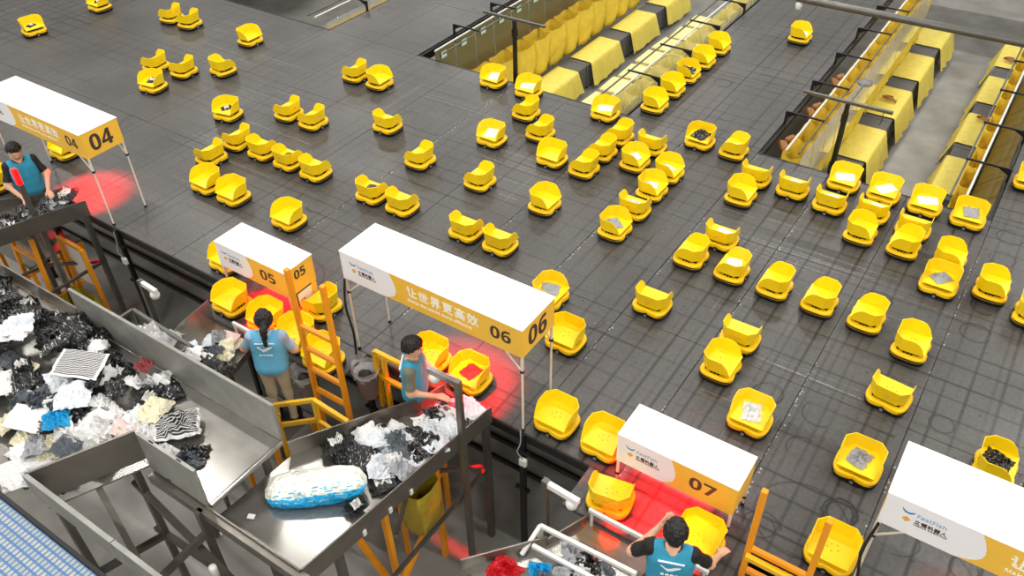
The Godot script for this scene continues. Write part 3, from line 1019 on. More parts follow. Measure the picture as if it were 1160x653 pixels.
func build_pits() -> void:
	for i in 6: BAGS.append(bag_mesh(60 + i, 0.4, 0.6, 0.78 + 0.05 * (i % 3), 0.7 + 0.2 * (i % 3)))
	var zs := [-12.9, -14.21, -15.54, -16.87, -18.17, -19.5, -20.8]
	# middle pit
	var bl := []
	for i in 12: bl.append([-9.55, -0.62, -12.4 - 0.64 * i, 0.0, "bag_yellow"])
	pit_side(-10.203, 1.0, zs, "steel_plate", bl, {"rail": "black bracketed rail with white tube along the middle pit's left side", "plate": "dull steel chute plate with a pale sticker, middle pit's left side", "plate_group": "stickered chute plates of the middle pit", "plates": 13, "sack": "yellow sack hanging open in the row down the middle pit's left side", "sack_group": "sacks on the middle pit's left side"})
	var br := []
	for i in 11: br.append([-6.02, -0.1, -12.3 - 0.655 * i, 0.0, "bag_pale"])
	pit_side(-5.631, -1.0, zs, "clear_plate", br, {"rail": "black bracketed rail beside the five robots along the middle pit", "plate": "clear plastic chute plate on the middle pit's right side", "plate_group": "clear chute plates of the middle pit", "plates": 12, "off": 0.14, "sack": "pale yellow sack behind clear plates on the middle pit's right side", "sack_group": "sacks on the middle pit's right side"})
	cart_row(-9.25, -8.72, -1.49, -14.35, 7, 1.0, "down the middle pit")
	# folded sacks in bundles
	for i in 7:
		var st := mb()
		var r := RandomNumberGenerator.new()
		r.seed = 400 + i
		for k in 4:
			cbox(st, Vector3(r.randf_range(-0.03, 0.03), 0.045 + 0.075 * k, r.randf_range(-0.03, 0.03)), Vector3(0.46, 0.07, 0.68), 0.03, Basis(Vector3.UP, r.randf_range(-0.06, 0.06)))
		var o := build("folded_sacks", st, M.bag_pale, null, Vector3(-7.75 + 0.02 * i, GROUND + 0.32, -14.5 - 0.82 * i))
		tag(o, ORD[i] + " bundle of folded pale yellow sacks on the low bench in the middle pit", "sack bundle", "folded sack bundles in the middle pit")
	var st := mb()
	span(st, Vector3(-8.1, GROUND + 0.27, -20.4), Vector3(-7.4, GROUND + 0.32, -13.9))
	for z in [-14.1, -16.2, -18.3, -20.2]:
		for x in [-8.05, -7.45]: span(st, Vector3(x - 0.02, GROUND, z - 0.02), Vector3(x + 0.02, GROUND + 0.27, z + 0.02))
	tag(build("low_bench", st, M.cart_grey), "low grey bench carrying folded sacks in the middle pit", "bench")
	for i in 8:
		st = mb()
		cbox(st, Vector3(0, 0.36, 0), Vector3(0.5, 0.72, 0.7), 0.05)
		cbox(st, Vector3(0.02, 0.76, 0.02), Vector3(0.4, 0.1, 0.5), 0.04)
		tag(build("filled_sack", st, M.bag_pale, null, Vector3(-6.72, GROUND, -13.6 - 0.8 * i)), ORD[i] + " filled pale sack standing below the dark rail of the middle pit", "sack", "filled sacks in the middle pit")
	# right pit
	bl = []
	for i in 14: bl.append([-2.87, 0.02, -12.2 - 0.62 * i, 0.0, "bag_tall"])
	pit_side(-3.345, 1.0, zs, "clear_plate", bl, {"rail": "black bracketed rail with white tube along the right pit's left side", "plate": "clear plastic chute plate on the right pit's left side", "plate_group": "clear chute plates of the right pit", "plates": 13, "off": 0.68, "sack": "glossy yellow sack hanging in the row down the right pit's left side", "sack_group": "sacks on the right pit's left side"})
	br = []
	for i in 11: br.append([-0.44, -0.12, -12.3 - 0.66 * i, 0.0, "bag_slim"])
	pit_side(0.084, -1.0, zs, "none", br, {"rail": "black bracketed rail with white tube along the right pit's right side", "plate": "sloping olive-tinted steel chute plate on the right pit's right side", "plate_group": "sloping chute plates of the right pit", "plates": 0, "sack": "yellow sack hanging in the row down the right pit's right side", "sack_group": "sacks on the right pit's right side"})
	st = mb()
	box(st, Vector3(0, 0, 0), Vector3(0.44, 0.008, 0.64), Basis(Vector3.BACK, 0.75))
	var slope := done(st)
	for i in 12:
		var p := part("chute_plate", slope, M.chute_olive, null, Vector3(-0.14, -0.16, -12.1 - 0.655 * i))
		tag(p, ORD[i] + " sloping olive-tinted metal chute plate on the right pit's right side", "chute plate", "sloping chute plates of the right pit")
	cart_row(-2.82, -2.22, -1.4, -15.1, 7, 1.0, "left of the right pit's aisle")
	cart_row(-0.98, -0.45, -1.4, -14.8, 7, -1.0, "right of the right pit's aisle")
	for q in [[-2.5, -17.4, "orange strap bundle lying on a cart left of the right pit's aisle"], [-0.7, -17.5, "small dark orange strap bundle lying on a sheet right of the aisle"], [-0.75, -20.6, "orange strap bundle on the farthest cart right of the aisle"]]:
		st = mb()
		for k in 5: cord(st, curve([Vector3(-0.14, 0.03 + 0.012 * k, -0.05 + 0.02 * k), Vector3(0, 0.05 + 0.01 * k, 0.06 - 0.02 * k), Vector3(0.15, 0.03, 0.02 * k)]), 0.016)
		var o := build("strap_bundle", st, M.orange, null, Vector3(q[0], -1.36, q[1]))
		tag(o, q[2], "straps", "orange straps")
		st = mb()
		cbox(st, Vector3(0.02, 0.07, -0.02), Vector3(0.08, 0.05, 0.06), 0.01)
		build("buckle", st, M.black_plastic, o)
	# rust-brown brackets stowed under the right pit's left edge
	for i in 3:
		st = mb()
		cbox(st, Vector3(0, 0, 0), Vector3(0.14, 0.07, 0.3), 0.02, Basis(Vector3.UP, 0.5))
		cbox(st, Vector3(0.03, 0.04, -0.22), Vector3(0.12, 0.07, 0.2), 0.02, Basis(Vector3.UP, -0.4))
		st.set_smooth_group(-1)
		tag(build("brown_motor", st, M.orange, null, Vector3(-3.16, -0.2, -12.5 - 1.33 * i)), ORD[i] + " rust-brown drive block tucked behind the black brackets of the right pit", "drive block", "brown drive blocks at the right pit")
	# left pit, only its near right corner shows
	bl = []
	for i in 5: bl.append([-13.0, -0.3, -12.1 - 0.62 * i, 0.0, "bag_yellow"])
	pit_side(-12.489, -1.0, [-12.9, -14.21], "clear_plate", bl, {"rail": "black bracketed rail at the pit cut off by the top left edge", "plate": "clear plastic chute plate of the pit at the top left edge", "plate_group": "clear chute plates of the left pit", "plates": 4, "off": 0.14, "sack": "yellow sack in the right-hand row of the pit at the top left edge", "sack_group": "sacks of the left pit"})
	for i in 6:
		var o := part("hanging_sack", BAGS[i], M.bag_yellow, null, Vector3(-13.75 - 0.05 * (i % 2), -0.75, -12.3 - 0.62 * i))
		tag(o, ORD[i] + " yellow sack in the middle row of the pit at the top left edge", "sack", "middle sacks of the left pit")
	t_pole(-7.96, "black pole with grey cross bar at the near edge of the middle pit", false)
	t_pole(-2.21, "black pole with grey cross bar at the near edge of the right pit", true)
	# overhead pipe
	var o := base("overhead_pipe", Vector3(-2.85, 3.0, -10.43))
	tag(o, "long grey steel pipe hung across the top right corner", "pipe")
	st = mb(); tube(st, Vector3(0, 0, 0), Vector3(9.0, 0, 0), 0.045, 14)
	build("pipe", st, M.steel_frame, o)
	for x in [0.05, 3.2, 6.2]:
		st = mb(); tube(st, Vector3(x, 0.04, 0), Vector3(x, 7.0, 0), 0.012, 8)
		build("hanger_rod", st, M.steel_frame, o)
	st = mb()
	lathe(st, [Vector2(0, -0.14), Vector2(0.03, -0.13), Vector2(0.045, -0.08), Vector2(0.03, -0.04), Vector2(0, -0.03)], Vector3(0.03, 0, 0), 12)
	build("end_knob", st, M.white_metal, o)

# ---- feeding stations ---------------------------------------------------
func wall_strip(st: SurfaceTool, a: Vector3, b: Vector3, h: float, t := 0.014) -> void:
	var n := (b - a).cross(Vector3.UP).normalized() * t
	prism(st, [a, b, b + Vector3(0, h, 0), a + Vector3(0, h, 0)], n)

func feed_table(dx: float, dy: float, label: String) -> Node3D:
	# long steel tray falling towards the deck, narrowing beside the worker
	var o := base("feed_table", Vector3(dx, 0, 0))
	tag(o, label, "steel table", "sloping steel feed tables")
	var f := [Vector3(-4.86, 0.53 + dy, -2.19), Vector3(-3.71, 0.53 + dy, -2.19), Vector3(-3.71, 0.0 + dy, -4.91), Vector3(-4.33, 0.0 + dy, -4.91), Vector3(-4.38, 0.07 + dy, -4.55), Vector3(-4.52, 0.135 + dy, -4.23), Vector3(-4.94, 0.335 + dy, -3.2)]
	var st := mb()
	prism(st, f, Vector3(0, -0.012, 0))
	build("tray_floor", st, M.steel, o)
	st = mb(); wall_strip(st, f[1] + Vector3(0, -0.03, 0), f[2] + Vector3(0, -0.03, 0), 0.25); build("side_wall", st, M.steel_dark, o)
	st = mb()
	for i in [3, 4, 5]: wall_strip(st, f[i], f[i + 1], 0.2)
	build("side_wall", st, M.steel_dark, o)
	st = mb(); wall_strip(st, f[0] + Vector3(0, -0.1, 0), f[1] + Vector3(0, -0.1, 0), 0.32); build("end_wall", st, M.steel_dark, o)
	for p in [[-3.74, -4.84, 0.0], [-3.74, -2.6, 0.42], [-4.4, -4.3, 0.1], [-4.85, -2.6, 0.42]]:
		st = mb()
		span(st, Vector3(p[0] - 0.035, GROUND, p[1] - 0.035), Vector3(p[0] + 0.035, p[2] + dy, p[1] + 0.035))
		build("leg", st, M.steel_frame, o)
	for q in [[Vector3(-3.74, -0.75, -4.84), Vector3(-3.74, -0.75, -2.6)], [Vector3(-3.74, -0.75, -4.84), Vector3(-4.4, -0.75, -4.3)], [Vector3(-3.74, -0.2, -3.3), Vector3(-4.4, -0.75, -4.3)], [Vector3(-4.85, -0.75, -2.6), Vector3(-3.74, -0.75, -2.6)]]:
		st = mb()
		beam(st, q[0], q[1], 0.04, 0.04)
		build("cross_bar", st, M.steel_frame, o)
	for z in [-3.25, -3.55, -2.9]:
		st = mb()
		cbox(st, Vector3(-3.69, 0.2 + (z + 3.9) * 0.2 + dy, z), Vector3(0.02, 0.07, 0.04), 0.004)
		build("clip", st, M.white_metal, o)
	return o

func scan_post(at: Vector3, top: float, arm: Vector3, label: String, dark := false, beacon := false, foot := GROUND) -> void:
	var o := base("scanner_post", at)
	tag(o, label, "post", "square scanner posts")
	var st := mb()
	span(st, Vector3(-0.03, foot, -0.03), Vector3(0.03, top, 0.03))
	build("post", st, M.steel_dark if dark else M.steel_frame, o)
	if beacon:
		st = mb()
		cbox(st, Vector3(0, top - 0.1, 0), Vector3(0.066, 0.24, 0.066), 0.006)
		build("signal_lamp", st, M.red_lamp, o)
		return
	st = mb()
	beam(st, Vector3(0, top - 0.04, 0), Vector3(0, top - 0.04, 0) + arm, 0.05, 0.06)
	build("arm", st, M.steel if dark else M.white_metal, o)
	var e := Vector3(0, top - 0.07, 0) + arm * 0.8
	st = mb()
	lathe(st, [Vector2(0, -0.1), Vector2(0.05, -0.085), Vector2(0.06, -0.04), Vector2(0.045, 0.0), Vector2(0, 0)], e, 14)
	build("scanner_head", st, M.white_metal, o)

func ladder(x0: float, x1: float, z: float, y0: float, y1: float, first: float, label: String) -> void:
	var o := base("ladder", Vector3(0, 0, z))
	tag(o, label, "ladder", "yellow ladders")
	for x in [x0, x1]:
		var st := mb()
		cbox(st, Vector3(x, (y0 + y1) / 2, 0), Vector3(0.055, y1 - y0, 0.055), 0.005)
		build("stile", st, M.ladder_yellow, o)
	var y := first
	while y > y0 + 0.1:
		var st := mb()
		cbox(st, Vector3((x0 + x1) / 2, y, 0), Vector3(x1 - x0 - 0.05, 0.05, 0.05), 0.005)
		build("rung", st, M.ladder_yellow, o)
		y -= 0.33

func worker_platform(x0: float, x1: float, z0: float, z1: float, y: float, label: String) -> void:
	var o := base("work_platform", Vector3((x0 + x1) / 2, y, (z0 + z1) / 2))
	tag(o, label, "platform", "workers' platforms")
	var w := x1 - x0
	var d := z1 - z0
	var st := mb()
	cbox(st, Vector3(0, -0.015, 0), Vector3(w, 0.03, d), 0.005)
	build("tread_plate", st, M.steel_dark, o)
	for sx in [-1.0, 1.0]:
		for sz in [-1.0, 1.0]:
			st = mb()
			span(st, Vector3(sx * (w / 2 - 0.03) - 0.025, GROUND - y, sz * (d / 2 - 0.03) - 0.025), Vector3(sx * (w / 2 - 0.03) + 0.025, -0.03, sz * (d / 2 - 0.03) + 0.025))
			build("leg", st, M.ladder_yellow, o)
	for sx in [-1.0, 1.0]:
		st = mb()
		beam(st, Vector3(sx * (w / 2 - 0.03), -0.7, -d / 2), Vector3(sx * (w / 2 - 0.03), -0.7, d / 2), 0.04, 0.04)
		build("cross_bar", st, M.ladder_yellow, o)

func pipe_rail(called: String, runs: Array, r: float, m, label: String, category: String, group := "") -> Node3D:
	var o := base(called)
	tag(o, label, category, group)
	for q in runs:
		var st := mb()
		beam(st, q[0], q[1], r * 2, r * 2)
		build("post" if absf(q[0].y - q[1].y) > 0.3 and Vector2(q[0].x - q[1].x, q[0].z - q[1].z).length() < 0.1 else "rail", st, m, o)
	return o

func waste_bin(at: Vector3, label: String) -> void:
	var o := base("waste_bin", at)
	tag(o, label, "bin", "grey waste bins")
	var st := mb()
	lathe(st, [Vector2(0, -0.38), Vector2(0.1, -0.38), Vector2(0.145, 0.0), Vector2(0.152, 0.0), Vector2(0.15, 0.015), Vector2(0.138, 0.012), Vector2(0.095, -0.37), Vector2(0, -0.37)], Vector3.ZERO, 18)
	build("bucket", st, M.bin_grey, o)
	st = mb()
	var rows := []
	var n := FastNoiseLite.new()
	n.seed = 12; n.frequency = 2.0
	for i in 4:
		var row := []
		for k in 19:
			var t := TAU * (k % 18) / 18
			var r := 0.14 + 0.03 * i / 3.0 + 0.05 * n.get_noise_2d(cos(t) * 2 + i, sin(t) * 2)
			row.append(Vector3(cos(t) * r, -0.05 + 0.05 * i + 0.05 * n.get_noise_2d(sin(t) * 2, i * 2.0), sin(t) * r))
		rows.append(row)
	sheet(st, rows)
	build("liner", st, M.clear_film, o)
	st = mb()
	cbox(st, Vector3(-0.02, -0.06, 0), Vector3(0.16, 0.1, 0.12), 0.03, Basis(Vector3(1, 1, 0).normalized(), 0.6))
	build("rubbish", st, M.black_plastic, o)

func lamp_bar(x0: float, x1: float, y: float, z: float, label: String, energy: float) -> void:
	var o := base("scanner_lamp", Vector3((x0 + x1) / 2, y, z))
	tag(o, label, "scanner lamp", "red scanner lamps")
	var st := mb()
	cbox(st, Vector3(0, 0, 0.02), Vector3(x1 - x0, 0.05, 0.035), 0.005)
	build("housing", st, M.white_metal, o)
	st = mb()
	cbox(st, Vector3(0, -0.004, -0.002), Vector3(x1 - x0 - 0.04, 0.03, 0.01), 0.002)
	build("lamp_face", st, M.red_lamp, o)
	for s in [-1.0, 1.0]:
		st = mb()
		span(st, Vector3(s * (x1 - x0) * 0.47 - 0.012, -y - 0.02, 0.01), Vector3(s * (x1 - x0) * 0.47 + 0.012, -0.02, 0.03))
		build("stand", st, M.white_metal, o)
	for k in 3:
		var x := (x1 - x0) * (k - 1) * 0.32
		var l := SpotLight3D.new()
		l.name = "lamp_light"
		l.light_color = Color(1.0, 0.0, 0.05)
		l.light_energy = energy
		l.spot_range = 20.0
		l.spot_angle = 38.0
		l.spot_angle_attenuation = 0.5
		l.light_size = 0.03
		l.shadow_enabled = true
		o.add_child(l, true)
		l.position = Vector3(x, -0.004, -0.012)
		l.rotation_degrees = Vector3(-42, 0, 0)
	var wl := SpotLight3D.new()  # added white fill aimed at the robot trays
	wl.name = "lamp_light"
	wl.light_color = Color(1.0, 0.93, 0.75)
	wl.light_energy = energy * 0.06
	wl.spot_range = 20.0
	wl.spot_angle = 34.0
	wl.spot_angle_attenuation = 0.6
	wl.light_size = 0.04
	wl.shadow_enabled = true
	o.add_child(wl, true)
	wl.position = Vector3((x1 - x0) * 0.22, 0.0, -0.014)
	wl.rotation_degrees = Vector3(-35, 0, 0)

func build_stations() -> void:
	var st := mb()
	# big receiving table with its grey side panel and lip
	var o := base("receiving_table")
	tag(o, "wide steel receiving table with tall grey side panel, heaped with parcels", "steel table")
	prism(st, [Vector3(-10.6, 0.75, -3.07), Vector3(-4.83, 0.75, -3.07), Vector3(-4.83, 0.75, -2.21), Vector3(-5.66, 0.75, -2.21), Vector3(-6.03, 0.75, -1.4), Vector3(-10.6, 0.75, -1.4)], Vector3(0, -0.02, 0))
	build("table_floor", st, M.steel, o)
	st = mb()
	cbox(st, Vector3((-7.93 - 4.83) / 2, 1.0, -3.09), Vector3(3.1, 0.5, 0.035), 0.006)
	build("side_panel", st, M.panel_grey, o)
	st = mb()
	span(st, Vector3(-10.6, 0.75, -3.1), Vector3(-7.95, 0.95, -3.08))
	build("back_wall", st, M.steel_dark, o)
	st = mb(); tube(st, Vector3(-4.83, 0.745, -3.07), Vector3(-4.83, 0.745, -2.21), 0.028, 12)
	build("rolled_lip", st, M.steel, o)
	st = mb(); span(st, Vector3(-5.62, 0.75, -2.215), Vector3(-4.85, 1.24, -2.185)); 
	var flap := build("flap", st, M.panel_grey, o)
	for x in [-5.42, -5.05]:
		st = mb(); span(st, Vector3(x - 0.03, 1.236, -2.207), Vector3(x + 0.03, 1.243, -2.193)); build("slot", st, M.slot_black, flap)
	st = mb(); prism(st, [Vector3(-6.035, 0.86, -1.381), Vector3(-5.65, 0.86, -2.2), Vector3(-5.65, 1.24, -2.2), Vector3(-6.035, 1.24, -1.381)], Vector3(-0.02, 0, -0.01))
	build("deflector", st, M.steel_dark, o)
	st = mb(); span(st, Vector3(-6.05, 0.98, -1.4), Vector3(-4.85, 1.24, -1.36)); build("front_rail", st, M.panel_grey, o)
	st = mb(); span(st, Vector3(-4.84, 0.98, -1.4), Vector3(-3.5, 1.24, -1.36)); build("front_rail", st, M.panel_grey, o)
	st = mb(); span(st, Vector3(-5.6, 0.62, -2.2), Vector3(-3.6, 0.72, -2.12)); build("under_rail", st, M.steel_dark, o)
	for p in [[-5.75, -2.1], [-4.9, -2.12], [-5.95, -1.45], [-3.9, -1.45], [-8.4, -1.5], [-8.4, -2.95], [-6.6, -2.95], [-5.0, -2.95]]:
		st = mb(); span(st, Vector3(p[0] - 0.03, GROUND, p[1] - 0.03), Vector3(p[0] + 0.03, 0.72, p[1] + 0.03)); build("leg", st, M.strut_grey, o)
		st = mb(); tube(st, Vector3(p[0], GROUND, p[1]), Vector3(p[0], GROUND + 0.02, p[1]), 0.06, 12); build("foot", st, M.hub, o)
	for q in [[Vector3(-5.9, 0.45, -2.1), Vector3(-4.2, -0.1, -2.0)], [Vector3(-5.9, -0.3, -2.1), Vector3(-4.9, -0.3, -2.12)], [Vector3(-5.75, -0.3, -2.1), Vector3(-5.95, -0.3, -1.45)], [Vector3(-4.9, 0.4, -2.12), Vector3(-5.6, -0.6, -1.4)], [Vector3(-4.9, -0.3, -2.12), Vector3(-4.0, -1.2, -2.1)], [Vector3(-5.9, 0.7, -1.8), Vector3(-4.9, -0.2, -1.5)]]:
		st = mb(); beam(st, q[0], q[1], 0.06, 0.06); build("strut", st, M.strut_grey, o)
	# blue modular belt in the corner
	o = base("belt_conveyor", Vector3(0, 0, 0))
	tag(o, "blue and grey slatted conveyor belt in the bottom left corner", "conveyor")
	var im := Image.create(8, 256, false, Image.FORMAT_RGB8)
	im.fill(Color(0.3, 0.46, 0.66))
	for i in 20: im.fill_rect(Rect2i(1, 2 + i * 13, 6, 9), Color(0.66, 0.67, 0.64) if i % 2 else Color(0.6, 0.63, 0.62))
	var bm := mat("belt_print", Color(1, 1, 1), 0.45)
	bm.albedo_texture = ImageTexture.create_from_image(im)
	var sl := mb()
	sl.set_smooth_group(-1)
	var L := 1.3
	face(sl, [Vector3(-0.022, 0.012, 0), Vector3(0.022, 0.012, 0), Vector3(0.022, 0.012, L), Vector3(-0.022, 0.012, L)], Vector3.UP, [Vector2(0, 0), Vector2(1, 0), Vector2(1, 1), Vector2(0, 1)])
	for sx in [-1.0, 1.0]: face(sl, [Vector3(sx * 0.022, 0.012, 0), Vector3(sx * 0.022, 0.012, L), Vector3(sx * 0.022, -0.01, L), Vector3(sx * 0.022, -0.01, 0)], Vector3(sx, 0, 0), [Vector2(0, 0), Vector2(0, 1), Vector2(0, 1), Vector2(0, 0)])
	var slat := done(sl)
	for i in 100: part("belt_slat", slat, bm, o, Vector3(-8.0 + 0.047 * i, 1.06, -1.16))
	st = mb(); span(st, Vector3(-8.2, 0.98, -1.2), Vector3(-3.2, 1.09, -1.165)); build("side_guard", st, M.black_metal, o)
	st = mb(); span(st, Vector3(-8.2, 0.9, -1.2), Vector3(-3.2, 1.045, 0.16)); build("frame", st, M.steel_dark, o)
	for x in [-7.6, -5.4, -3.4]:
		for z in [-1.1, 0.1]:
			st = mb(); span(st, Vector3(x - 0.03, GROUND, z - 0.03), Vector3(x + 0.03, 0.9, z + 0.03)); build("leg", st, M.strut_grey, o)
	st = mb()
	lathe(st, [Vector2(0, 0), Vector2(0.035, 0), Vector2(0.037, 0.12), Vector2(0.034, 0.15), Vector2(0, 0.15)], Vector3.ZERO, 14)
	tag(build("white_bottle", st, M.bottle_white, null, BOTTLE), "white capped bottle on a strut end near the bottom edge", "bottle")
	st = mb(); span(st, Vector3(BOTTLE.x - 0.03, GROUND, BOTTLE.z - 0.03), Vector3(BOTTLE.x + 0.03, BOTTLE.y, BOTTLE.z + 0.03)); build("leg", st, M.strut_grey, o)
	# tables 04 and 06
	feed_table(0.0, 0.0, "long sloping steel tray table at station 06, full of parcels")
	feed_table(-7.06, 0.1, "sloping steel tray table in front of the worker under canopy 04")
	scan_post(Vector3(-3.67, 0, -4.35), 1.12, Vector3(-0.36, 0, 0), "tall dark square post with short arm rising beside table 06", true)
	scan_post(Vector3(-10.86, 0, -4.23), 1.15, Vector3(0.02, 0, 0.02), "dark square post glowing red at its top beside table 04", true, true)
	scan_post(Vector3(-8.42, 0, -4.1), 0.45, Vector3(0.32, 0, 0.02), "reddish square post with white scanner arm left of station 05")
	scan_post(Vector3(-2.5, 0, -4.08), 0.72, Vector3(0.36, 0, 0.02), "square post with white scanner arm left of station 07")
	# table 05
	o = base("feed_table", Vector3.ZERO)
	tag(o, "small steel tray table at station 05, one side glowing red", "steel table", "sloping steel feed tables")
	var f := [Vector3(-7.5, 0.28, -3.2), Vector3(-6.6, 0.28, -3.2), Vector3(-6.5, 0.12, -3.8), Vector3(-6.75, -0.02, -4.36), Vector3(-7.5, -0.02, -4.36)]
	st = mb(); prism(st, f, Vector3(0, -0.012, 0)); build("tray_floor", st, M.steel, o)
	st = mb(); prism(st, [Vector3(-7.5, 0.1, -3.4), Vector3(-7.5, -0.02, -4.36), Vector3(-7.5, 0.36, -4.36), Vector3(-7.5, 0.3, -3.9)], Vector3(-0.012, 0, 0)); build("side_wall", st, M.steel, o)
	st = mb(); wall_strip(st, f[1], f[2], 0.16); wall_strip(st, f[2], f[3], 0.1); build("side_wall", st, M.steel_dark, o)
	for p in [[-7.45, -4.3], [-6.8, -4.3], [-7.45, -3.25], [-6.65, -3.25]]:
		st = mb(); span(st, Vector3(p[0] - 0.02, GROUND, p[1] - 0.02), Vector3(p[0] + 0.02, -0.03, p[1] + 0.02)); build("leg", st, M.steel_frame, o)
	pipe_rail("frame_bin", [[Vector3(-8.2, 0.3, -3.78), Vector3(-7.1, 0.3, -3.73)], [Vector3(-8.2, 0.3, -3.78), Vector3(-8.2, 0.3, -3.4)], [Vector3(-7.1, 0.3, -3.73), Vector3(-7.1, 0.3, -3.4)], [Vector3(-8.2, 0.3, -3.78), Vector3(-8.2, GROUND, -3.78)], [Vector3(-7.1, 0.3, -3.73), Vector3(-7.1, GROUND, -3.73)]], 0.02, M.steel_frame, "grey metal frame holding a clear bag behind the tall panel", "frame")
	lamp_bar(-7.05, -6.5, 0.24, -4.33, "added red lamp bar between the steel table and robots at station 05", RED * 1.4)  # unseen bar, added here to throw red light onto the robots
	# station 07 table and roller rails
	o = base("feed_table", Vector3.ZERO)
	tag(o, "pale steel tray table at station 07 lit pink by the scanner", "steel table", "sloping steel feed tables")
	f = [Vector3(-2.75, 0.36, -3.1), Vector3(-1.5, 0.36, -3.1), Vector3(-1.45, 0.03, -4.32), Vector3(-2.18, 0.03, -4.32), Vector3(-2.3, 0.2, -3.8)]
	st = mb(); prism(st, f, Vector3(0, -0.012, 0)); build("tray_floor", st, M.steel, o)
	st = mb(); wall_strip(st, f[3], f[4], 0.1); wall_strip(st, f[4], f[0], 0.14); build("side_wall", st, M.steel_dark, o)
	for p in [[-2.15, -4.27], [-1.5, -4.27], [-2.6, -3.2], [-1.55, -3.2]]:
		st = mb(); span(st, Vector3(p[0] - 0.02, GROUND, p[1] - 0.02), Vector3(p[0] + 0.02, 0.0, p[1] + 0.02)); build("leg", st, M.steel_frame, o)
	pipe_rail("roller_gate", [[Vector3(-2.39, 0.42, -3.82), Vector3(-1.44, 0.42, -3.86)], [Vector3(-2.36, 0.36, -3.64), Vector3(-1.44, 0.36, -3.66)], [Vector3(-2.39, 0.42, -3.82), Vector3(-2.42, 0.28, -3.55)], [Vector3(-2.39, 0.42, -3.82), Vector3(-2.39, 0.1, -3.82)], [Vector3(-1.46, 0.42, -3.86), Vector3(-1.46, 0.1, -3.86)]], 0.018, M.white_metal, "pair of white bars on posts over the parcels of table 07", "bars")
	lamp_bar(-2.16, -0.95, 0.26, -4.33, "red scanner bar between the pink-lit table and robots at station 07", RED * 1.4)
	# climbing gear
	ladder(-5.78, -5.28, -4.3, GROUND, 1.62, 0.845, "upright yellow ladder between stations 05 and 06")
	ladder(-0.74, -0.2, -4.68, GROUND, 1.18, 0.36, "upright yellow ladder standing between canopies 07 and the unnumbered one")
	worker_platform(-5.3, -4.42, -4.92, -4.05, -0.67, "steel standing platform with yellow legs left of table 06")
	worker_platform(-6.8, -6.0, -4.36, -3.7, -0.8, "steel standing platform under the woman at station 05")
	worker_platform(-1.4, -0.85, -4.33, -3.6, -0.67, "steel standing platform under the worker seen from behind")
	worker_platform(-12.3, -11.4, -4.92, -4.05, -0.62, "steel standing platform under the worker by the left edge")
	pipe_rail("guard_rail", [[Vector3(-5.3, 0.24, -4.86), Vector3(-4.5, 0.24, -4.86)], [Vector3(-5.3, 0.24, -4.86), Vector3(-5.3, -0.67, -4.86)], [Vector3(-5.2, 0.24, -4.88), Vector3(-5.2, -0.67, -4.88)], [Vector3(-5.3, -0.15, -4.86), Vector3(-4.5, -0.15, -4.86)]], 0.025, M.rail_yellow, "yellow guard rail behind the worker at station 06", "railing", "yellow railings")
	pipe_rail("stair_rail", [[Vector3(-5.95, -0.1, -3.82), Vector3(-5.39, 0.2, -3.95)], [Vector3(-5.39, 0.2, -3.95), Vector3(-4.86, 0.2, -3.92)], [Vector3(-5.39, 0.2, -3.95), Vector3(-5.39, -0.75, -3.95)], [Vector3(-5.9, -0.4, -3.82), Vector3(-5.39, -0.12, -3.95)], [Vector3(-5.95, -0.1, -3.82), Vector3(-5.95, -1.0, -3.82)], [Vector3(-4.86, 0.2, -3.92), Vector3(-4.86, -0.75, -3.92)], [Vector3(-5.39, -0.15, -3.95), Vector3(-4.86, -0.15, -3.92)]], 0.022, M.rail_yellow, "yellow stair handrail in front of the ladder and table 06", "railing", "yellow railings")
	o = base("platform_steps")
	tag(o, "yellow steps climbing to the platform left of table 06", "steps")
	for i in 4:
		st = mb(); cbox(st, Vector3(-5.42 - 0.22 * i, -0.92 - 0.26 * i, -4.2), Vector3(0.24, 0.03, 0.62), 0.005); build("tread", st, M.rail_yellow, o)
	for z in [-4.5, -3.9]:
		st = mb(); beam(st, Vector3(-5.3, -0.72, z), Vector3(-6.3, -1.95, z), 0.03, 0.14); build("stringer", st, M.rail_yellow, o)
	pipe_rail("guard_rail", [[Vector3(-0.74, 0.3, -4.62), Vector3(1.6, 0.3, -4.62)], [Vector3(-0.74, -0.1, -4.62), Vector3(1.6, -0.1, -4.62)], [Vector3(0.6, 0.3, -4.62), Vector3(0.6, GROUND, -4.62)], [Vector3(1.6, 0.3, -4.62), Vector3(1.6, GROUND, -4.62)]], 0.025, M.rail_yellow, "yellow guard rail running right from the ladder at the bottom right", "railing", "yellow railings")
	waste_bin(Vector3(-5.98, -0.1, -4.36), "grey waste bin with clear liner left of the yellow ladder")
	waste_bin(Vector3(-5.38, -0.05, -4.75), "grey waste bin with clear liner right of the yellow ladder")
	# under table 04
	pipe_rail("folding_stand", [[Vector3(-11.0, 0.05, -4.1), Vector3(-11.0, GROUND, -3.95)], [Vector3(-11.6, 0.05, -4.1), Vector3(-11.6, GROUND, -3.95)], [Vector3(-11.0, -0.3, -4.07), Vector3(-11.6, -0.3, -4.07)], [Vector3(-11.0, -0.95, -4.03), Vector3(-11.6, -0.95, -4.03)], [Vector3(-11.24, -0.3, -4.55), Vector3(-10.7, -0.3, -4.55)], [Vector3(-11.24, -0.3, -4.55), Vector3(-11.24, GROUND, -4.55)], [Vector3(-10.68, -0.3, -4.55), Vector3(-10.68, GROUND, -4.55)]], 0.028, M.ladder_yellow, "yellow wooden stand under the left-hand steel table", "stand")
	st = mb()
	cbox(st, Vector3(0, 0, 0), Vector3(0.5, 0.7, 0.03), 0.006)
	tag(build("white_board", st, M.paper, null, Vector3(-10.97, -0.72, -4.6)), "white board leaning under the steel table at station 04", "board")
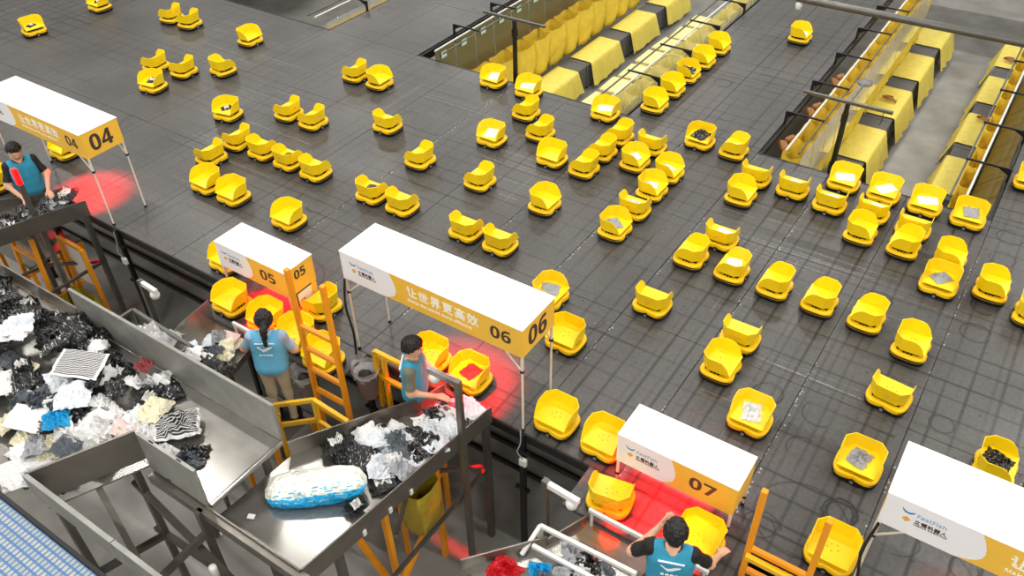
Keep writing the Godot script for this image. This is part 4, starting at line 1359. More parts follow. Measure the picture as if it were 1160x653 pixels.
	var wb := part("hanging_sack", bag_mesh(71, 0.55, 0.45, 0.8, 1.2), M.bag_lime, null, Vector3(-10.62, -0.9, -4.15))
	tag(wb, "lime yellow sack hanging under the steel table at station 04", "sack")
	wb = part("hanging_sack", bag_mesh(72, 0.45, 0.5, 0.9, 1.2), M.bag_lime, null, Vector3(-4.1, -0.42, -4.05))
	wb.scale = Vector3(0.75, 0.8, 0.75)
	tag(wb, "yellow sack hanging under the steel table at station 06", "sack")
	pipe_rail("folding_stand", [[Vector3(-4.1, 0.1, -3.5), Vector3(-4.05, GROUND, -3.5)], [Vector3(-4.7, -0.2, -3.3), Vector3(-4.05, -1.95, -3.5)], [Vector3(-4.05, -1.7, -3.5), Vector3(-4.05, -1.0, -4.3)], [Vector3(-4.05, GROUND, -4.3), Vector3(-4.05, -0.2, -4.3)]], 0.03, M.ladder_yellow, "yellow wooden stand under the long tray table in the middle", "stand")
	# control boxes hung on the leg clamps
	for q in [[-10.26, -0.55, "04"], [-3.29, -0.42, "06"]]:
		o = base("control_box", Vector3(q[0], q[1], EDGE + 0.06))
		tag(o, "small white control box on a cable below canopy %s" % q[2], "control box", "control boxes")
		st = mb(); cbox(st, Vector3.ZERO, Vector3(0.09, 0.11, 0.05), 0.008); build("box", st, M.white_metal, o)
		st = mb(); cord(st, curve([Vector3(0, 0.05, 0), Vector3(-0.06, 0.16, 0.02), Vector3(-0.03, 0.3, 0.0), Vector3(-0.04, 0.5, -0.02)]), 0.008); build("cable", st, M.bin_grey, o)
	# black hoses taped to canopy legs
	for q in [[-5.66, "06"], [0.13, "at the bottom right"]]:
		st = mb()
		cord(st, curve([Vector3(q[0], 1.1, EDGE + 0.02), Vector3(q[0] - 0.03, 0.7, EDGE + 0.05), Vector3(q[0] + 0.02, 0.3, EDGE + 0.05), Vector3(q[0], -0.3, EDGE + 0.08)]), 0.014)
		tag(build("black_cable", st, M.black_plastic), "thick black cable hanging down the front left leg of canopy %s" % q[1], "cable", "canopy cables")

# ---- people -------------------------------------------------------------
# bones: [a, b, ra, rb, colour index, cut?]; joined by a smooth minimum and meshed as surface nets
func nets(bones: Array, cell: float, k: float, cols: Array, st: SurfaceTool, tousle := 0.0) -> void:
	var lo := Vector3(1e9, 1e9, 1e9)
	var hi := -lo
	for b in bones:
		if b.size() > 5: continue
		var r: float = maxf(b[2], b[3]) + cell * 2.0
		for p in [b[0], b[1]]:
			lo = lo.min(p - Vector3(r, r, r)); hi = hi.max(p + Vector3(r, r, r))
	var nx := int((hi.x - lo.x) / cell) + 2
	var ny := int((hi.y - lo.y) / cell) + 2
	var nz := int((hi.z - lo.z) / cell) + 2
	var fld := PackedFloat32Array(); fld.resize(nx * ny * nz); fld.fill(1.0)
	var own := PackedFloat32Array(); own.resize(nx * ny * nz); own.fill(9.0)
	var col := PackedInt32Array(); col.resize(nx * ny * nz)
	var marg := k + cell * 2.5
	for b in bones:
		var cut: bool = b.size() > 5
		var a: Vector3 = b[0]
		var ab: Vector3 = b[1] - a
		var l2 := maxf(ab.length_squared(), 1e-9)
		var r0: float = b[2]
		var dr: float = b[3] - r0
		var rm: float = maxf(b[2], b[3]) + marg
		var p0: Vector3 = (a.min(b[1]) - Vector3(rm, rm, rm) - lo) / cell
		var p1: Vector3 = (a.max(b[1]) + Vector3(rm, rm, rm) - lo) / cell
		var ci: int = b[4]
		for iy in range(maxi(0, int(p0.y)), mini(ny, int(p1.y) + 2)):
			for iz in range(maxi(0, int(p0.z)), mini(nz, int(p1.z) + 2)):
				var row := (iy * nz + iz) * nx
				for ix in range(maxi(0, int(p0.x)), mini(nx, int(p1.x) + 2)):
					var ap := lo + Vector3(ix, iy, iz) * cell - a
					var t := clampf(ap.dot(ab) / l2, 0.0, 1.0)
					var d := (ap - ab * t).length() - (r0 + dr * t)
					var i := row + ix
					var f := fld[i]
					if cut:
						var h := maxf(k * 0.5 - absf(f + d), 0.0) / (k * 0.5)
						fld[i] = maxf(f, -d) + h * h * k * 0.125
					else:
						var h := maxf(k - absf(f - d), 0.0) / k
						fld[i] = minf(f, d) - h * h * k * 0.25
						if d < own[i]:
							own[i] = d; col[i] = ci
	var sx := 1
	var sz := nx
	var sy := nx * nz
	var off := [0, sx, sz, sx + sz, sy, sy + sx, sy + sz, sy + sx + sz]
	var vid := {}
	var pts := []
	var vc := []
	for iy in ny - 1:
		for iz in nz - 1:
			var row := (iy * nz + iz) * nx
			for ix in nx - 1:
				var i := row + ix
				var neg := fld[i] < 0.0
				var mixed := false
				for q in 7:
					if (fld[i + off[q + 1]] < 0.0) != neg:
						mixed = true
						break
				if not mixed: continue
				var s := Vector3.ZERO
				var n := 0
				for e in [[0, 1], [2, 3], [4, 5], [6, 7], [0, 2], [1, 3], [4, 6], [5, 7], [0, 4], [1, 5], [2, 6], [3, 7]]:
					var fa := fld[i + off[e[0]]]
					var fb := fld[i + off[e[1]]]
					if (fa < 0.0) != (fb < 0.0):
						var t := fa / (fa - fb)
						var ca := Vector3(e[0] & 1, e[0] >> 2, (e[0] >> 1) & 1)
						var cb := Vector3(e[1] & 1, e[1] >> 2, (e[1] >> 1) & 1)
						s += ca.lerp(cb, t); n += 1
				vid[i] = pts.size()
				pts.append(lo + (Vector3(ix, iy, iz) + s / n) * cell)
				vc.append(col[i] if own[i] < 8.0 else col[i + 1])
	if tousle > 0.0:
		var nz3 := FastNoiseLite.new()
		nz3.seed = 3; nz3.frequency = 28.0
		for v in pts.size():
			var q: Vector3 = pts[v]
			pts[v] = q + Vector3(nz3.get_noise_3d(q.x, q.y, q.z), nz3.get_noise_3d(q.y + 5.0, q.z, q.x), nz3.get_noise_3d(q.z, q.x + 9.0, q.y)) * tousle
	st.set_smooth_group(1)
	for i in vid:
		for ax in [[sx, sy, sz], [sy, sz, sx], [sz, sx, sy]]:
			var j: int = i + ax[0]
			if j >= fld.size(): continue
			if (fld[i] < 0.0) == (fld[j] < 0.0): continue
			var q1: int = i - ax[1]
			var q2: int = i - ax[1] - ax[2]
			var q3: int = i - ax[2]
			if not (vid.has(q1) and vid.has(q2) and vid.has(q3)): continue
			var loop := [vid[i], vid[q1], vid[q2], vid[q3]]
			if fld[i] < 0.0: loop.reverse()
			for v in [loop[0], loop[1], loop[2], loop[0], loop[2], loop[3]]:
				st.set_color(cols[vc[v]])
				st.add_vertex(pts[v])

func lin(c: Color) -> Color:
	return c.srgb_to_linear()

func hand_bones(w: Vector3, dir: Vector3, side: Vector3, curl: float, s: float) -> Array:
	# w wrist, dir along the fingers, side towards the thumb
	dir = dir.normalized()
	var up := side.cross(dir).normalized()
	side = dir.cross(up).normalized()
	var out := [[w, w + dir * 0.03, 0.026, 0.03, 0]]
	var len := [0.078, 0.086, 0.08, 0.064]
	for i in 4:
		var k := w + dir * 0.082 + side * (0.03 - 0.02 * i)
		out.append([w + dir * 0.025 + side * (0.017 - 0.011 * i), k, 0.015, 0.0115, 0])
		var d := dir
		var p := k
		for j in 3:
			d = (d - up * s * curl).normalized()
			var e: Vector3 = p + d * len[i] * [0.44, 0.32, 0.26][j]
			out.append([p, e, 0.0098 - 0.0008 * j, 0.0092 - 0.0009 * j, 0])
			p = e
	var th := w + dir * 0.03 + side * 0.024
	var t1 := th + (side * 0.8 + dir * 0.8 - up * s * 0.3).normalized() * 0.04
	out.append([w + dir * 0.012 + side * 0.012, th, 0.018, 0.015, 0])
	out.append([th, t1, 0.013, 0.0115, 0])
	out.append([t1, t1 + (side * 0.2 + dir - up * s * 0.3).normalized() * 0.034, 0.011, 0.009, 0])
	return out

func person(at: Vector3, facing: Vector3, pose: Dictionary, label: String) -> Node3D:
	# local axes: +z forward, +x the person's left; y 0 at the soles
	var o := base("person", at, atan2(facing.x, facing.z))
	tag(o, label, "person", "station workers")
	var skin := lin(Color(0.86, 0.67, 0.55))
	var cols := [skin, lin(pose.shirt), lin(pose.trousers), lin(Color(0.08, 0.08, 0.09)), lin(pose.get("sleeve", pose.shirt))]
	var lean: Vector3 = pose.get("lean", Vector3.ZERO)   # shift of the chest and all above
	var nod: Vector3 = pose.get("head", Vector3.ZERO)
	var up := lean
	var sh := [Vector3(0.17, 1.375, 0.0) + up, Vector3(-0.17, 1.375, 0.0) + up]
	var B := []
	for s in [1.0, -1.0]:
		var hip := Vector3(0.085 * s, 0.9, 0)
		var knee := Vector3(0.1 * s, 0.49, 0.03)
		var ank := Vector3(0.105 * s, 0.1, -0.02)
		B.append([hip, knee, 0.09, 0.062, 2]); B.append([knee, ank, 0.06, 0.045, 2])
		B.append([ank + Vector3(0, -0.055, -0.02), ank + Vector3(0.01 * s, -0.06, 0.16), 0.042, 0.036, 3])
	B.append([Vector3(-0.06, 0.93, 0) , Vector3(0.06, 0.93, 0), 0.115, 0.115, 2])
	B.append([Vector3(-0.06, 1.03, 0.005) + up * 0.3, Vector3(0.06, 1.03, 0.005) + up * 0.3, 0.107, 0.107, 1])
	B.append([Vector3(-0.075, 1.17, 0.01) + up * 0.65, Vector3(0.075, 1.17, 0.01) + up * 0.65, 0.105, 0.105, 1])
	B.append([Vector3(-0.085, 1.29, 0.0) + up, Vector3(0.085, 1.29, 0.0) + up, 0.104, 0.104, 1])
	B.append([sh[0], sh[1], 0.058, 0.058, 1])
	var nk := Vector3(0, 1.47, 0.012) + up + nod * 0.4
	B.append([Vector3(0, 1.39, -0.005) + up, nk, 0.062, 0.05, 0])
	for i in 2:
		var el: Vector3 = pose.elbow[i]
		var wr: Vector3 = pose.wrist[i]
		var mid: Vector3 = sh[i].lerp(el, pose.get("sleeve_end", 0.72))
		B.append([sh[i], mid, 0.057, 0.05, 4])
		B.append([mid, el, 0.042, 0.039, 0])
		B.append([el, wr, 0.04, 0.027, 0])
		if pose.get("cuff", false): B.append([el.lerp(wr, 0.1), el.lerp(wr, 0.75), 0.045, 0.036, 4])
	var st := mb()
	nets(B, 0.014, 0.05, cols, st)
	for i in 2:
		var wr: Vector3 = pose.wrist[i]
		nets(hand_bones(wr, pose.hand[i], pose.thumb[i], pose.get("curl", 0.32), 1.0 if i == 0 else -1.0), 0.0052, 0.008, cols, st)
	# head
	var hc := Vector3(0, 1.575, 0.02) + up + nod
	var tw := Basis(Vector3.UP, pose.get("turn", 0.0)) * Basis(Vector3.RIGHT, pose.get("tip", 0.0))
	var H := []
	for q in [[0, 0.03, -0.018, 0.088], [0, 0.028, 0.018, 0.084], [0, -0.03, 0.04, 0.062], [0.02, -0.07, 0.052, 0.036], [-0.02, -0.07, 0.052, 0.036], [0.032, -0.022, 0.062, 0.034], [-0.032, -0.022, 0.062, 0.034]]:
		var c := hc + tw * Vector3(q[0], q[1], q[2])
		H.append([c, c, q[3], q[3], 0])
	H.append([hc + tw * Vector3(0, 0.0, 0.096), hc + tw * Vector3(0, -0.03, 0.112), 0.008, 0.013, 0])
	H.append([hc + tw * Vector3(0.03, 0.02, 0.088), hc + tw * Vector3(-0.03, 0.02, 0.088), 0.012, 0.012, 0])
	for s in [1.0, -1.0]:
		H.append([hc + tw * Vector3(0.084 * s, 0.012, 0.0), hc + tw * Vector3(0.082 * s, -0.028, 0.008), 0.014, 0.01, 0])
	H.append([hc + tw * Vector3(0, -0.05, -0.02), nk, 0.056, 0.054, 0])
	nets(H, 0.0062, 0.022, cols, st)
	build("body", st, M.skin_and_cloth, o)
	for s in [1.0, -1.0]:
		st = mb()
		var e := SphereMesh.new(); e.radius = 0.011; e.height = 0.014; e.radial_segments = 10; e.rings = 6
		part("eye", e, M.eye, o, hc + tw * Vector3(0.033 * s, 0.003, 0.092))
		beam(st, hc + tw * Vector3(0.05 * s, 0.022, 0.09), hc + tw * Vector3(0.018 * s, 0.026, 0.1), 0.008, 0.007)
		build("eyebrow", st, M.hair, o)
	st = mb()
	beam(st, hc + tw * Vector3(-0.022, -0.057, 0.098), hc + tw * Vector3(0.022, -0.057, 0.098), 0.01, 0.009)
	build("mouth", st, M.lip, o)
	# hair
	var R := []
	for q in [[0, 0.045, -0.022, 0.094], [0, 0.062, 0.02, 0.082], [0.04, 0.05, 0.0, 0.062], [-0.04, 0.05, 0.0, 0.062], [0, -0.005, -0.045, 0.07], [0.05, 0.01, -0.03, 0.046], [-0.05, 0.01, -0.03, 0.046], [0.0, 0.09, 0.035, 0.052]]:
		var c := hc + tw * Vector3(q[0], q[1], q[2])
		R.append([c, c, q[3], q[3], 0])
	if pose.get("tail", false):
		R.append([hc + tw * Vector3(0, 0.0, -0.1), hc + tw * Vector3(0.02, -0.05, -0.14), 0.035, 0.04, 0])
		R.append([hc + tw * Vector3(0.02, -0.05, -0.14), hc + tw * Vector3(0.03, -0.24, -0.13), 0.042, 0.018, 0])
	for q in [[0, -0.02, 0.105, 0.072], [0.05, -0.03, 0.085, 0.058], [-0.05, -0.03, 0.085, 0.058]]:
		var c := hc + tw * Vector3(q[0], q[1], q[2])
		R.append([c, c, q[3], q[3], 0, true])
	st = mb()
	nets(R, 0.007, 0.02, [Color.WHITE], st, 0.016)
	build("hair", st, M.hair, o)
	# vest
	var V := []
	V.append([Vector3(-0.055, 0.96, 0.0) + up * 0.1, Vector3(0.055, 0.96, 0.0) + up * 0.1, 0.14, 0.14, 0])
	V.append([Vector3(-0.07, 1.08, 0.005) + up * 0.45, Vector3(0.07, 1.08, 0.005) + up * 0.45, 0.13, 0.13, 0])
	V.append([Vector3(-0.085, 1.2, 0.01) + up * 0.75, Vector3(0.085, 1.2, 0.01) + up * 0.75, 0.124, 0.124, 0])
	V.append([Vector3(-0.09, 1.3, 0.0) + up, Vector3(0.09, 1.3, 0.0) + up, 0.118, 0.118, 0])
	V.append([sh[0] * Vector3(0.78, 1, 1) + Vector3(up.x * 0.22, 0.01, 0), sh[1] * Vector3(0.78, 1, 1) + Vector3(up.x * 0.22, 0.01, 0), 0.066, 0.066, 0])
	V.append([Vector3(0, 1.47, 0.02) + up, Vector3(0, 1.56, 0.02) + up, 0.085, 0.12, 0, true])
	V.append([Vector3(0, 1.42, 0.13) + up, Vector3(0, 1.2, 0.16) + up * 0.8, 0.05, 0.028, 0, true])
	V.append([Vector3(-0.2, 0.8, 0), Vector3(0.2, 0.8, 0), 0.1, 0.1, 0, true])
	st = mb()
	nets(V, 0.013, 0.04, [Color.WHITE], st)
	var vest := build("vest", st, M[pose.get("vest", "vest_blue")], o)
	# white emblem on the back and pale shoulder band
	st = mb()
	var bz := -0.128
	for q in [[[-0.085, 1.31], [-0.02, 1.26], [0.0, 1.275], [-0.03, 1.295]], [[0.0, 1.275], [0.03, 1.27], [0.085, 1.315], [0.02, 1.245], [-0.02, 1.26]]]:
		var p := []
		for v in q: p.append(Vector3(v[0], v[1], bz) + up * 0.82)
		prism(st, p, Vector3(0, 0, 0.02))
	for i in 4: box(st, Vector3(-0.06 + 0.04 * i, 1.2, bz - 0.002) + up * 0.75, Vector3(0.03, 0.01, 0.012))
	build("emblem", st, M.paper, vest)
	st = mb()
	box(st, Vector3(0, 1.355, -0.112) + up, Vector3(0.22, 0.007, 0.02), Basis(Vector3.RIGHT, 0.3))
	build("reflective_piping", st, M.logo_white, vest)
	return o

# ---- loose parcels ------------------------------------------------------
func heap_height(x: float, z: float) -> float:
	var a := 0.34 * exp(-pow((x + 7.9) / 1.1, 2.0) - pow((z + 2.55) / 0.55, 2.0))
	return a + 0.16 * exp(-pow((x + 6.6) / 0.8, 2.0) - pow((z + 2.3) / 0.6, 2.0)) + 0.12 * exp(-pow((x + 9.2) / 0.9, 2.0))

func heap_place(x: float, z: float) -> String:
	var a := "by the grey panel" if z < -2.62 else "in its middle" if z < -2.0 else "towards the blue belt"
	var b := "far left" if x < -8.6 else "left" if x < -7.6 else "centre" if x < -6.7 else "right"
	return a + ", " + b

func tray_place(z: float, near: float, far: float) -> String:
	var t := (z - far) / (near - far)
	return "at its deck end" if t < 0.34 else "halfway along" if t < 0.67 else "at its upper end"

func lay_parcels() -> void:
	var r := RandomNumberGenerator.new()
	r.seed = 2024
	var grp := "parcels heaped on the receiving table"
	var kinds := {
		"black": [["parcel_black", "parcel_speckled", "parcel_speckled", "parcel_label"], "crumpled black mailing bag in the big heap"],
		"slate": [["parcel_slate", "parcel_silver"], "crumpled grey plastic parcel in the big heap"],
		"white": [["parcel_white", "parcel_ice"], "crumpled white plastic parcel in the big heap"],
		"cream": [["parcel_cream", "parcel_white"], "cream paper parcel in the big heap"],
	}
	var n := 0
	var tries := 0
	while n < 150 and tries < 4000:
		tries += 1
		var x := r.randf_range(-9.6, -5.35)
		var z := r.randf_range(-2.98, -1.5)
		var h := heap_height(x, z)
		var lim := -6.05 - (z + 1.4) * 0.46 - 0.2
		if z > -2.25 and x > lim: continue
		if x > -6.0 and r.randf() < 0.75: continue
		if x < -6.9 and z > -1.75 and r.randf() < 0.7: continue
		var layer := r.randf()
		if h < 0.05: layer = 0.0
		var dark := clampf(0.9 - (x + 8.6) * 0.32 - (z + 2.4) * 0.75, 0.05, 0.92)
		var k: String = "black" if r.randf() < dark else ["slate", "white", "white", "cream"][r.randi_range(0, 3)]
		var names: Array = kinds[k][0]
		var s := r.randf_range(0.2, 0.36)
		var y: float = 0.755 + h * layer
		parcel("mailing_bag", r.randi_range(0, 9), M[names[r.randi_range(0, names.size() - 1)]], Vector3(x, y, z), s, Vector3(r.randfn(0, 0.3) * minf(1, h * 6), r.randf() * TAU, r.randfn(0, 0.3) * minf(1, h * 6)), kinds[k][1] + ", " + heap_place(x, z), "parcel", k + " " + grp)
		n += 1
	# the ones that stand out
	var one := [
		["parcel_striped", -6.95, 1.12, -2.5, 0.46, 0.5, 10, "grey bag with black stripes lying on top of the heap", "striped bag"],
		["parcel_striped", -5.75, 0.84, -2.62, 0.42, 0.9, 4, "striped white bag at the heap's right end near the table lip", "striped bag"],
		["parcel_white", -5.95, 0.84, -2.4, 0.34, 0.2, 6, "crumpled white bag tucked against the metal flap", "parcel"],
		["parcel_ice", -6.75, 1.0, -2.25, 0.4, 2.4, 1, "pale blue translucent bag in the middle of the heap", "parcel"],
		["parcel_blue", -6.65, 0.97, -1.98, 0.24, 1.0, 2, "turquoise bag in the middle of the heap", "parcel"],
		["parcel_white", -6.95, 0.93, -1.86, 0.38, 0.4, 10, "large white mailing bag low in the heap's front", "parcel"],
		["parcel_cream", -6.05, 0.88, -2.6, 0.34, 1.9, 5, "cream bag beside the grey side panel", "parcel"],
		["parcel_pink", -6.1, 0.88, -2.32, 0.3, 0.3, 11, "flat pale pink envelope at the right of the heap", "envelope"],
		["parcel_maroon", -6.6, 0.93, -2.93, 0.17, 0.1, 3, "dark red bag against the grey side panel", "parcel"],
		["parcel_white", -8.1, 1.12, -2.3, 0.34, 0.7, 11, "flat white envelope at the left edge of the photo", "envelope"],
		["parcel_slate", -6.35, 0.9, -1.86, 0.24, 0.2, 7, "round slate grey bag near the dark deflector plate", "parcel"],
		["parcel_white", -6.55, 0.77, -1.55, 0.5, 1.2, 11, "wide flat white envelope nearest the blue belt", "envelope"],
	]
	for q in one: parcel("mailing_bag", q[6], M[q[0]], Vector3(q[1], q[2], q[3]), q[4], Vector3(0.1, q[5], -0.12), q[7], q[8])
	# table 06: floor height falls towards the deck
	var tf := func(z: float) -> float: return 0.53 + (z + 2.19) * 0.195
	var big := part("large_sack", bolster(), M.parcel_two_tone, null, Vector3(-4.38, 0.36, -3.0))
	big.basis = Basis.from_euler(Vector3(0.12, 0.8, -0.08))
	tag(big, "large stuffed white and turquoise sack lying across the long middle table", "sack")
	for i in 84:
		var z := r.randf_range(-4.8, -3.05)
		var xl := -4.92 + maxf(0.0, -3.2 - z) * 0.41
		var x := r.randf_range(xl + 0.15, -3.86)
		if z > -3.5 and x < -4.0: continue
		var k: String = ["black", "black", "white", "white", "white", "slate"][r.randi_range(0, 5)]
		var names: Array = kinds[k][0] if k != "black" else ["parcel_label", "parcel_speckled", "parcel_label"]
		parcel("mailing_bag", r.randi_range(0, 9), M[names[r.randi_range(0, names.size() - 1)]], Vector3(x, tf.call(z) + 0.01 + 0.05 * (i % 3), z), r.randf_range(0.2, 0.34), Vector3(0.19 + r.randfn(0, 0.1), r.randf() * TAU, r.randfn(0, 0.1)), {"black": "crumpled black mailing bag", "white": "crumpled white plastic parcel", "slate": "crumpled grey plastic parcel"}[k] + " on the long middle tray table, " + tray_place(z, -3.05, -4.8), "parcel", k + " parcels on table 06")
	parcel("paper_scrap", 11, M.parcel_white, Vector3(-4.62, 0.5, -2.42), 0.07, Vector3(0.1, 0.4, 0), "small white paper scrap on the bare steel of table 06", "scrap")
	for i in 26:
		var z := r.randf_range(-4.8, -3.6)
		var k: String = ["black", "black", "slate"][r.randi_range(0, 2)]
		var names: Array = kinds[k][0]
		parcel("mailing_bag", r.randi_range(0, 9), M[names[r.randi_range(0, names.size() - 1)]], Vector3(r.randf_range(-11.4, -10.95), tf.call(z) + 0.11 + 0.04 * (i % 3), z), r.randf_range(0.17, 0.3), Vector3(0.19, r.randf() * TAU, r.randfn(0, 0.1)), {"black": "crumpled black mailing bag", "slate": "crumpled silver plastic parcel"}[k] + " on the left-edge table, " + tray_place(z, -3.6, -4.8), "parcel", k + " parcels on table 04")
	parcel("mailing_bag", 3, M.parcel_label, Vector3(-11.15, 0.3, -4.86), 0.32, Vector3(0.1, 0.5, 0), "shiny black mailing bag in the hands of the worker at station 04", "parcel")
	for i in 18:
		var z := r.randf_range(-4.2, -3.5)
		var k: String = ["white", "white", "cream", "black", "slate"][r.randi_range(0, 4)]
		var names: Array = kinds[k][0]
		parcel("mailing_bag", r.randi_range(0, 9), M[names[r.randi_range(0, names.size() - 1)]], Vector3(r.randf_range(-7.35, -6.75), 0.02 + (z + 4.36) * 0.25 + 0.04 * (i % 3), z), r.randf_range(0.17, 0.28), Vector3(0.2, r.randf() * TAU, r.randfn(0, 0.1)), {"black": "crumpled black mailing bag", "white": "crumpled white plastic parcel", "slate": "crumpled grey plastic parcel", "cream": "cream paper parcel"}[k] + " on the small table left of the woman, " + tray_place(z, -3.5, -4.2), "parcel", k + " parcels on table 05")
	parcel("mailing_bag", 11, M.parcel_pink, Vector3(-6.98, 0.16, -4.16), 0.24, Vector3(0.15, 0.2, 0), "pale pink square envelope on table 05 beside the woman", "envelope")  # envelope takes the pale pink bag colour
	parcel("clear_bag", 1, M.clear_film, Vector3(-7.65, 0.18, -3.58), 0.6, Vector3(0, 0.3, 0), "clear plastic bag bulging in the grey metal frame", "plastic bag", "", 1.2)
	parcel("clear_bag", 4, M.clear_film, Vector3(-6.35, -0.55, -3.85), 0.5, Vector3(0, 0.9, 0.3), "clear plastic bag on the floor plate by the woman's legs", "plastic bag", "", 1.8)
	parcel("bin_bag", 5, M.parcel_black, Vector3(-6.62, 0.2, -3.62), 0.45, Vector3(0, 0.5, 0), "dark bag folded over the near edge of table 05", "bag")
	for i in 24:
		var z := r.randf_range(-3.85, -3.2)
		var k: String = ["black", "slate", "black", "slate", "black", "white"][r.randi_range(0, 5)]
		var names: Array = kinds[k][0]
		parcel("mailing_bag", r.randi_range(0, 9), M[names[r.randi_range(0, names.size() - 1)]], Vector3(r.randf_range(-2.15, -1.6), 0.06 + (z + 4.32) * 0.27 + 0.03 * (i % 3), z), r.randf_range(0.15, 0.26), Vector3(0.25, r.randf() * TAU, r.randfn(0, 0.1)), {"black": "crumpled black mailing bag", "white": "crumpled white plastic parcel", "slate": "crumpled silver plastic parcel"}[k] + " under the white bars at the bottom, " + tray_place(z, -3.2, -3.85), "parcel", k + " parcels on table 07")
	parcel("mailing_bag", 2, M.parcel_blue, Vector3(-2.2, 0.26, -3.5), 0.2, Vector3(0.2, 0.5, 0), "small blue bag under the white bars of table 07", "parcel")
	parcel("mailing_bag", 6, M.parcel_red, Vector3(-2.45, 0.3, -3.3), 0.3, Vector3(0.2, 1.5, 0), "red bag at the lower left end of table 07", "parcel")

func tray_load(kind: String, at: Vector3, turn: float, sd: int, where: String) -> void:
	var spec: Dictionary = {
		"white": ["parcel_white", 10 + sd % 2, 0.27, "white parcel"], "whites": ["parcel_white", sd % 6, 0.19, "crumpled white parcel"],
		"silver": ["parcel_silver", sd % 8, 0.23, "silver-grey parcel"], "grey": ["parcel_ice", 4, 0.26, "grey-white parcel"],
		"dark": ["parcel_speckled", sd % 8, 0.27, "black parcel"], "bw": ["parcel_speckled", 10, 0.24, "black-and-white parcel"],
		"red": ["parcel_red", 3, 0.21, "red parcel"], "mixed": ["parcel_label", sd % 8, 0.18, "dark labelled parcel"]}
	var q: Array = spec[kind]
	var off := Vector3(0.015 * (sd % 3 - 1), 0.187, -0.01).rotated(Vector3.UP, turn)
	var tip := Basis(Vector3.UP, turn) * Basis(Vector3.RIGHT, 0.047) * Basis(Vector3.UP, 0.35 + 0.5 * (sd % 4))
	var o := part("tray_parcel", ENV[q[1]], M[q[0]], null, at + off)
	o.basis = tip * Basis.from_scale(Vector3(q[2], q[2] * (0.7 if kind != "white" else 0.5), q[2]))
	tag(o, "%s on robot %s" % [q[3], where], "parcel", "parcels riding in robot trays")

